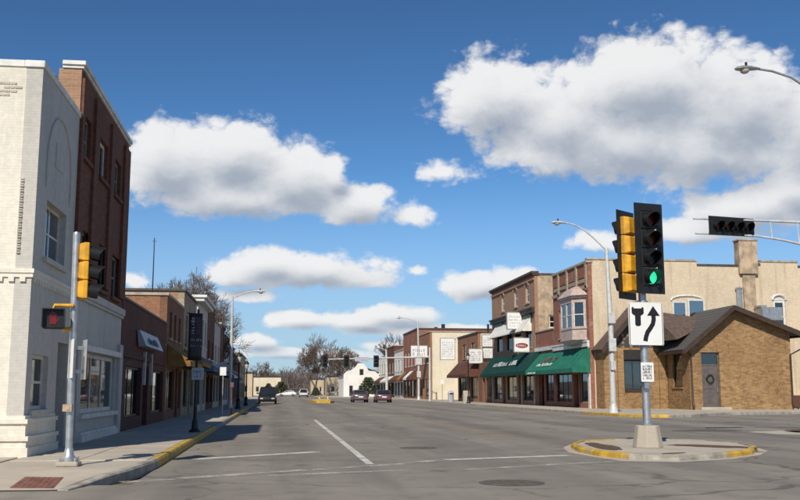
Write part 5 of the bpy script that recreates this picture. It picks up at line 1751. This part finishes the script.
lettering(pn_, (-2.39, 27.928, 1.68), (1, 0, 0), (0, 0, 1), (0, -1, 0), .26, .22, 5, 'ink_grey', 55, 3)


def sign_post(label, x, y_, h, w, hh, mat='sign_white', round_=False, post='steel'):
    o = thing('sign_post', label, 'sign', (x, y_, SW), 'small sign posts on the pavements')
    MB().tube([(x, y_, SW), (x, y_, SW + h)], .03, 6).build('post', post, o)
    if round_:
        MB().tube([(x, y_ - .05, SW + h - hh / 2), (x, y_ - .04, SW + h - hh / 2)], hh / 2, 16).build('plate', mat, o)
    else:
        MB().box(x - w / 2, x + w / 2, y_ - .05, y_ - .04, SW + h - hh, SW + h).build('plate', mat, o)
    return o


sign_post('thin steel sign post with narrow plate by the ochre awning', -2.6, 47, 2.3, .3, .4)
sign_post('rust-red post at the kerb beyond the banner pole', -2.3, 50, 1.6, .18, .25, 'tactile_red', False, 'tactile_red')
sign_post('round white sign on a post before the steel lamp', -3.45, 62, 3.0, .5, .75, 'sign_grey', True)
sign_post('thin post sign at the brown awning shop', 18.0, 104, 2.4, .4, .5)
bn = thing('litter_bin', 'grey litter bin on the right pavement by the brown awning', 'bin', (18.4, 101, SW))
MB().lathe([(.28, 0), (.3, .1), (.32, .9), (.34, .95), (.2, 1.15), (.05, 1.2)], (18.4, 101, SW), 12).build('body', 'sign_grey', bn, smooth=True)
MB().box(18.25, 18.55, 100.66, 100.7, .95, 1.1).build('flap', 'steel_dark', bn)
sw_ = thing('sandwich_board', 'folding wooden sandwich board on the right pavement near the bin', 'sign', (18.4, 92.6, SW))
for s_ in (-1, 1):
    MB().hexa([(18.1, 92.6 + s_ * .35, SW), (18.7, 92.6 + s_ * .35, SW), (18.7, 92.6 + s_ * .38, SW), (18.1, 92.6 + s_ * .38, SW),
               (18.1, 92.6 + s_ * .02, SW + 1.2), (18.7, 92.6 + s_ * .02, SW + 1.2), (18.7, 92.6 + s_ * .05, SW + 1.2), (18.1, 92.6 + s_ * .05, SW + 1.2)]).build('board', 'coping_tan', sw_)
an = thing('antenna_mast', 'thin dark antenna mast on the orange brick shop roof', 'antenna', (-5.25, 40.6, 4.7))
MB().tube([(-5.25, 40.6, 4.7), (-5.25, 40.6, 7.7)], [.03, .018], 6).build('shaft', 'steel_dark', an)
MB().tube([(-5.35, 40.6, 7.55), (-5.15, 40.6, 7.55)], .01, 4).build('crossbar', 'steel_dark', an)

# median with yellow kerb down the street
md_ = struct('median', MB().prism([(4.3, 104.4, 0), (5.7, 104.4, 0), (6.2, 106, 0), (6.2, 128, 0), (4.6, 128, 0), (4.1, 106, 0)], (0, 0, .2)), 'concrete')
mq = [(4.25, 104.3), (5.75, 104.3), (6.3, 106), (6.3, 128)]
for (a, b_) in (((4.0, 106), (4.25, 104.25)), ((4.25, 104.25), (5.75, 104.25)), ((5.75, 104.25), (6.3, 106)), ((4.0, 128), (4.0, 106)), ((6.3, 106), (6.3, 128))):
    kerb(md_, [a, b_], 'kerb_yellow', .42 if b_[1] == 104.25 and a[1] == 104.25 else .24, .12)
for k, x in enumerate((4.6, 5.5)):
    o = thing('marker_post', ('yellow marker post on the far median, on the side of the left row', 'yellow marker post on the far median, on the side of the two maroon cars')[k], 'post', (x, 104.8, .2), 'yellow posts on the far median')
    MB().lathe([(.1, 0), (.09, .5), (.05, .6)], (x, 104.8, .2), 8).build('post', 'kerb_yellow', o, smooth=True)
    MB().lathe([(.105, .3), (.104, .4)], (x, 104.8, .2), 8).build('band', 'sign_white', o)

# far mast arm and its heads
fm_ = thing('mast_arm_pole', 'far grey mast arm pole carrying three signals across the street', 'pole', (17.9, 112, SW))
MB().tube([(17.9, 112, SW), (17.9, 112, 6.4)], [.16, .11], 10).build('shaft', 'steel_white', fm_, smooth=True)
MB().tube([(17.9, 112, 5.3), (5.2, 112, 4.95)], [.12, .07], 8).build('arm', 'steel_white', fm_, smooth=True)
for k, (x, lab) in enumerate(((5.5, 'far signal at the tip of the distant mast arm'), (8.0, 'far signal in the middle of the distant mast arm'), (11.5, 'far signal nearest the pole of the distant mast arm'))):
    signal_head('traffic_light', lab, (x, 111.8, 4.75), 0, 3, ['lens_red', 'lens_red', 'lens_dark'], 'signal_black', .12, .38, group='signals on the distant mast arm', visor=.2)
    MB().tube([(x, 112, 5.0), (x, 111.85, 4.75)], .03, 5).each('hanger', 'steel_dark', fm_)
MB().box(9.0, 10.6, 111.9, 111.94, 4.75, 5.25).build('street_name_plate', 'sign_grey', fm_)


# ---------------------------------------------------------------- cars
def make_car(label, loc, rz, paint, suv=False, group='cars on the street'):
    o = thing('car', label, 'car', loc, group, True, rz)
    # local: front to +Y, width along X
    Lh, W = (2.35, .92) if suv else (2.3, .88)
    hb, hr = (1.02, 1.72) if suv else (.92, 1.42)
    secs = [(-Lh, .42, hb - .25, .82), (-Lh + .06, .3, hb - .04, .95), (-Lh + .5, .24, hb, 1.0), (-.9, .22, hb, 1.0), (.6, .22, hb - .02, 1.0), (1.2, .24, hb - .08, .98), (Lh - .45, .26, hb - .2, .95), (Lh - .08, .32, hb - .3, .86), (Lh, .42, hb - .42, .76)]
    mb = MB()
    vs = []
    for (y_, z0, z1, s) in secs:
        w = W * s
        vs += [(-w * .9, y_, z0), (-w, y_, z0 + .12), (-w, y_, (z0 + z1) / 2 + .1), (-w * .93, y_, z1), (w * .93, y_, z1), (w, y_, (z0 + z1) / 2 + .1), (w, y_, z0 + .12), (w * .9, y_, z0)]
    n = len(secs)
    fs = [(j * 8 + k, j * 8 + (k + 1) % 8, (j + 1) * 8 + (k + 1) % 8, (j + 1) * 8 + k) for j in range(n - 1) for k in range(8)] + [tuple(range(7, -1, -1)), tuple((n - 1) * 8 + k for k in range(8))]
    body = mb.add(vs, fs).build('body', paint, o, smooth=True, bevel=.02)
    # cabin: glass block with pillars and roof
    yb0, yb1, yf1, yf0 = (-Lh + .15, -Lh + .35, .55, 1.15) if suv else (-Lh + .35, -1.15, .2, 1.0)
    g_ = MB().hexa([(-W * .9, yb0, hb - .02), (W * .9, yb0, hb - .02), (W * .9, yf0, hb - .06), (-W * .9, yf0, hb - .06), (-W * .72, yb1, hr - .05), (W * .72, yb1, hr - .05), (W * .72, yf1, hr - .05), (-W * .72, yf1, hr - .05)])
    g_.build('cabin_glass', 'car_glass', o, bevel=.03)
    MB().hexa([(-W * .75, yb1 - .05, hr - .06), (W * .75, yb1 - .05, hr - .06), (W * .75, yf1 + .05, hr - .06), (-W * .75, yf1 + .05, hr - .06), (-W * .66, yb1 + .05, hr), (W * .66, yb1 + .05, hr), (W * .66, yf1 - .1, hr), (-W * .66, yf1 - .1, hr)]).build('roof', paint, o, bevel=.02)
    pi = MB()
    for s in (-1, 1):
        for (ya, yb_) in ((yb0, yb1), (yf0, yf1), ((yb0 + yf0) / 2, (yb1 + yf1) / 2)):
            pi.tube([(s * W * .905, ya, hb - .05), (s * W * .725, yb_, hr - .04)], .045, 5)
    pi.each('pillar', paint, o)
    for s in (-1, 1):
        for yw in (-Lh + .85, Lh - .85):
            t_ = MB().tube([(s * (W - .2), yw, .33), (s * (W + .01), yw, .33)], .33, 18).build('tyre', 'tyre', o, bevel=.03)
            MB().tube([(s * (W - .05), yw, .33), (s * (W + .02), yw, .33)], .2, 12).build('rim', 'rim', t_)
        MB().hexa([(s * W * .66, -Lh - .012, hb - .3), (s * W * .86, -Lh + .0, hb - .3), (s * W * .9, -Lh + .1, hb - .3), (s * W * .66, -Lh + .1, hb - .3),
                   (s * W * .66, -Lh + .012, hb - .14), (s * W * .88, -Lh + .02, hb - .12), (s * W * .9, -Lh + .1, hb - .12), (s * W * .66, -Lh + .1, hb - .14)]).build('tail_light', 'tail_glow', o)
        MB().box(min(s * W * .45, s * W * .78), max(s * W * .45, s * W * .78), Lh - .12, Lh + .005, hb - .52, hb - .4).build('headlight', 'lamp_glass', o)
        MB().box(min(s * W * .95, s * (W + .18)), max(s * W * .95, s * (W + .18)), .62, .78, hb - .02, hb + .13).build('wing_mirror', paint, o, bevel=.02)
    MB().box(-.26, .26, -Lh - .02, -Lh + .02, hb - .36, hb - .22).build('number_plate', 'sign_white', o)
    MB().box(-W * .82, W * .82, -Lh - .05, -Lh + .15, .34, .52).build('bumper', paint if not suv else 'signal_black', o, bevel=.03)
    MB().box(-W * .76, W * .76, Lh - .15, Lh + .04, .34, .5).build('bumper', paint if not suv else 'signal_black', o, bevel=.03)
    return o


make_car('silvery maroon sedan driving away beyond the far signals', (9.5, 111.5, .005), 0, 'car_silver_red')
make_car('dusky maroon sedan driving away in the kerb-side lane', (12.0, 109.5, .005), R(-1), 'car_maroon')
make_car('black pickup-like off-roader parked at the left kerb facing the junction', (-.95, 99, .005), R(180), 'car_black', True)
make_car('small white van-like car coming up the far street', (5.6, 205, .005), R(180), 'car_white', True)
make_car('white car parked far off beside the cream building', (2.6, 240, .005), R(80), 'car_white')
make_car('dark car parked in front of the far left shops', (-1.0, 128, .005), R(180), 'car_black')

# ---------------------------------------------------------------- trees
def bare_tree(label, x, y_, h, spread, seed, mat='twig', depth=6, group='bare trees', trunk_r=None, z0=0, rmin=.03, kids_=3, slim=1.0):
    r = random.Random(seed)
    o = thing('bare_tree', label, 'tree', (x, y_, z0), group, True)
    tr = trunk_r or h * .022
    tm, cm = MB(), MB()

    def grow(p_, d, ln, rad, lev):
        n = 2
        pts, rs = [p_], [rad]
        q = p_
        for k in range(n):
            d = (d + Vector((r.uniform(-1, 1), r.uniform(-1, 1), r.uniform(-.25, .75))) * .2).normalized()
            q = q + d * ln / n
            pts.append(q)
            rs.append(max(rmin, rad * (1 - .45 * (k + 1) / n)))
        (tm if lev == 0 else cm).tube(pts, rs, 7 if lev == 0 else (5 if lev < 3 else 3), False)
        if lev >= depth:
            return
        kids = kids_ if lev < depth - 1 else 4
        if lev == 0:
            kids = 5
        for k in range(kids):
            f = r.uniform(.45, 1.0) if k else 1.0
            bpt = pts[0].lerp(pts[-1], f) if f < .5 else pts[1].lerp(pts[2], (f - .5) * 2)
            az_ = r.uniform(0, 6.283) if lev else (k / kids + r.uniform(-.08, .08)) * 6.283
            ang = r.uniform(.25, .8) * spread if k else r.uniform(.05, .3)
            side = d.orthogonal().normalized()
            side.rotate(Matrix.Rotation(az_, 3, d))
            nd = (d * math.cos(ang) + side * math.sin(ang)).normalized()
            grow(bpt, nd, ln * r.uniform(.62, .86), rs[-1] * r.uniform(.55, .8), lev + 1)
    grow(Vector((0, 0, 0)), Vector((r.uniform(-.05, .05), 0, 1)).normalized(), h * .27, tr, 0)
    zmax = max(v[2] for v in cm.v)
    s = h / zmax
    hi = [v for v in cm.v if v[2] > zmax * .5]
    mx_, my_ = sum(v[0] for v in hi) / len(hi) / zmax / .75, sum(v[1] for v in hi) / len(hi) / zmax / .75
    for q in (tm, cm):                                    # the crown stands over its trunk
        q.v = [(v[0] - mx_ * v[2], v[1] - my_ * v[2], v[2]) for v in q.v]
    for q in (tm, cm):
        q.v = [(v[0] * s * slim, v[1] * s * slim, v[2] * s) for v in q.v]
    tm.build('trunk', 'bark', o, True, merge=False)
    cm.build('crown', mat, o, merge=False)
    return o


bare_tree('large bare tree standing alone at the far right road edge', 8.9, 228, 15.2, 1.2, 3, depth=7, rmin=.026)
bare_tree('bare tree rising above the roofs of the left row', -8.4, 82, 12.2, 1.25, 44, depth=7, rmin=.014, kids_=4, slim=.86)
bare_tree('smaller bare tree behind the large lone tree', 15.2, 250, 13.5, 1.2, 12, depth=6, rmin=.05)
bare_tree('bare tree behind the white block of the right row', 26.5, 212, 14.5, 1.0, 14, depth=6)
bare_tree('bare tree behind the red brick building roof', 35, 232, 16, 1.0, 15, depth=6)
bare_tree('slender bare tree beside the white shaped gable', 19.6, 262, 13, .9, 18, depth=6)
bare_tree('bare tree behind the cream low building', -4.0, 282, 10, 1.1, 21, depth=6)


def evergreen(label, x, y_, h, rad, seed, mat):
    r = random.Random(seed)
    o = thing('evergreen_tree', label, 'tree', (x, y_, 0), 'evergreens at the street end', True)
    MB().tube([(0, 0, 0), (0, 0, h * .6)], [.16, .06], 6).build('trunk', 'bark', o)
    mb = MB()
    for k in range(1500):
        f = r.random()
        z = h * (.18 + .82 * f)
        rr = rad * (1 - f * .75) * math.sqrt(r.random()) * (1 + .25 * math.sin(z * 4 + k % 7))
        a = r.uniform(0, 6.283)
        c = Vector((rr * math.cos(a), rr * math.sin(a), z))
        u = Vector((r.uniform(-1, 1), r.uniform(-1, 1), r.uniform(-.6, .6))).normalized() * .2
        v = u.orthogonal().normalized() * .12
        mb.add([c - u, c + v, c + u, c - v], [(0, 1, 2, 3)])
    mb.build('crown', mat, o, merge=False)


evergreen('dark cedar before the cream low building', 1.0, 250, 3.6, 2.4, 2, 'evergreen')
evergreen('dark round cedar next to the far parked cars', -2.2, 252, 3.2, 1.5, 4, 'evergreen')
evergreen('green leafy tree in front of the white shaped gable', 18.2, 192, 4.0, 2.3, 6, 'leaf_green')
evergreen('dark shrub at the base of the large lone tree', 8.9, 222, 2.0, 1.2, 9, 'evergreen')

# wooded rise that closes the view
r = random.Random(77)
hv, hf = [], []
nx_, ny_ = 60, 6
for j in range(ny_):
    for i in range(nx_ + 1):
        x = -420 + 900 * i / nx_
        h_ = (2.5 + 6.0 * (j / (ny_ - 1)) ** .8) * (1 + .22 * math.sin(x * .02 + 1) + .12 * math.sin(x * .061)) if j else -.5
        hv.append((x, 360 + 70 * j + 14 * math.sin(x * .013), h_))
for j in range(ny_ - 1):
    for i in range(nx_):
        a = j * (nx_ + 1) + i
        hf.append((a, a + 1, a + nx_ + 2, a + nx_ + 1))
struct('hill', MB().add(hv, hf), 'hill_grass')
wd = MB()


def far_tree(x, y_, z, h):
    def g2(p_, d, ln, rad, lev):
        q = p_ + d * ln
        wd.tube([p_, q], [rad, rad * .6], 3, False)
        if lev >= 4:
            return
        for k in range(3 if lev else 4):
            nd = (d + Vector((r.uniform(-1, 1), r.uniform(-1, 1), r.uniform(-.2, .6))) * .62).normalized()
            g2(p_.lerp(q, r.uniform(.55, 1)), nd, ln * r.uniform(.6, .85), rad * .62, lev + 1)
    g2(Vector((x, y_, z)), Vector((0, 0, 1)), h * .3, h * .02, 0)


for k in range(230):
    y_ = r.uniform(345, 430)
    x = r.uniform(-.14, .3) * y_
    far_tree(x, y_, max(0, (y_ - 365) * .05), r.uniform(8, 12.5))
for k in range(40):
    y_ = r.uniform(290, 340)
    x = r.choice((r.uniform(-45, -8), r.uniform(17, 70)))
    far_tree(x, y_, 0, r.uniform(7, 10))
tag(wd.build('woodland', 'twig_far', merge=False), 'bare brown woodland on the rise behind the street end', 'woodland', kind='stuff')
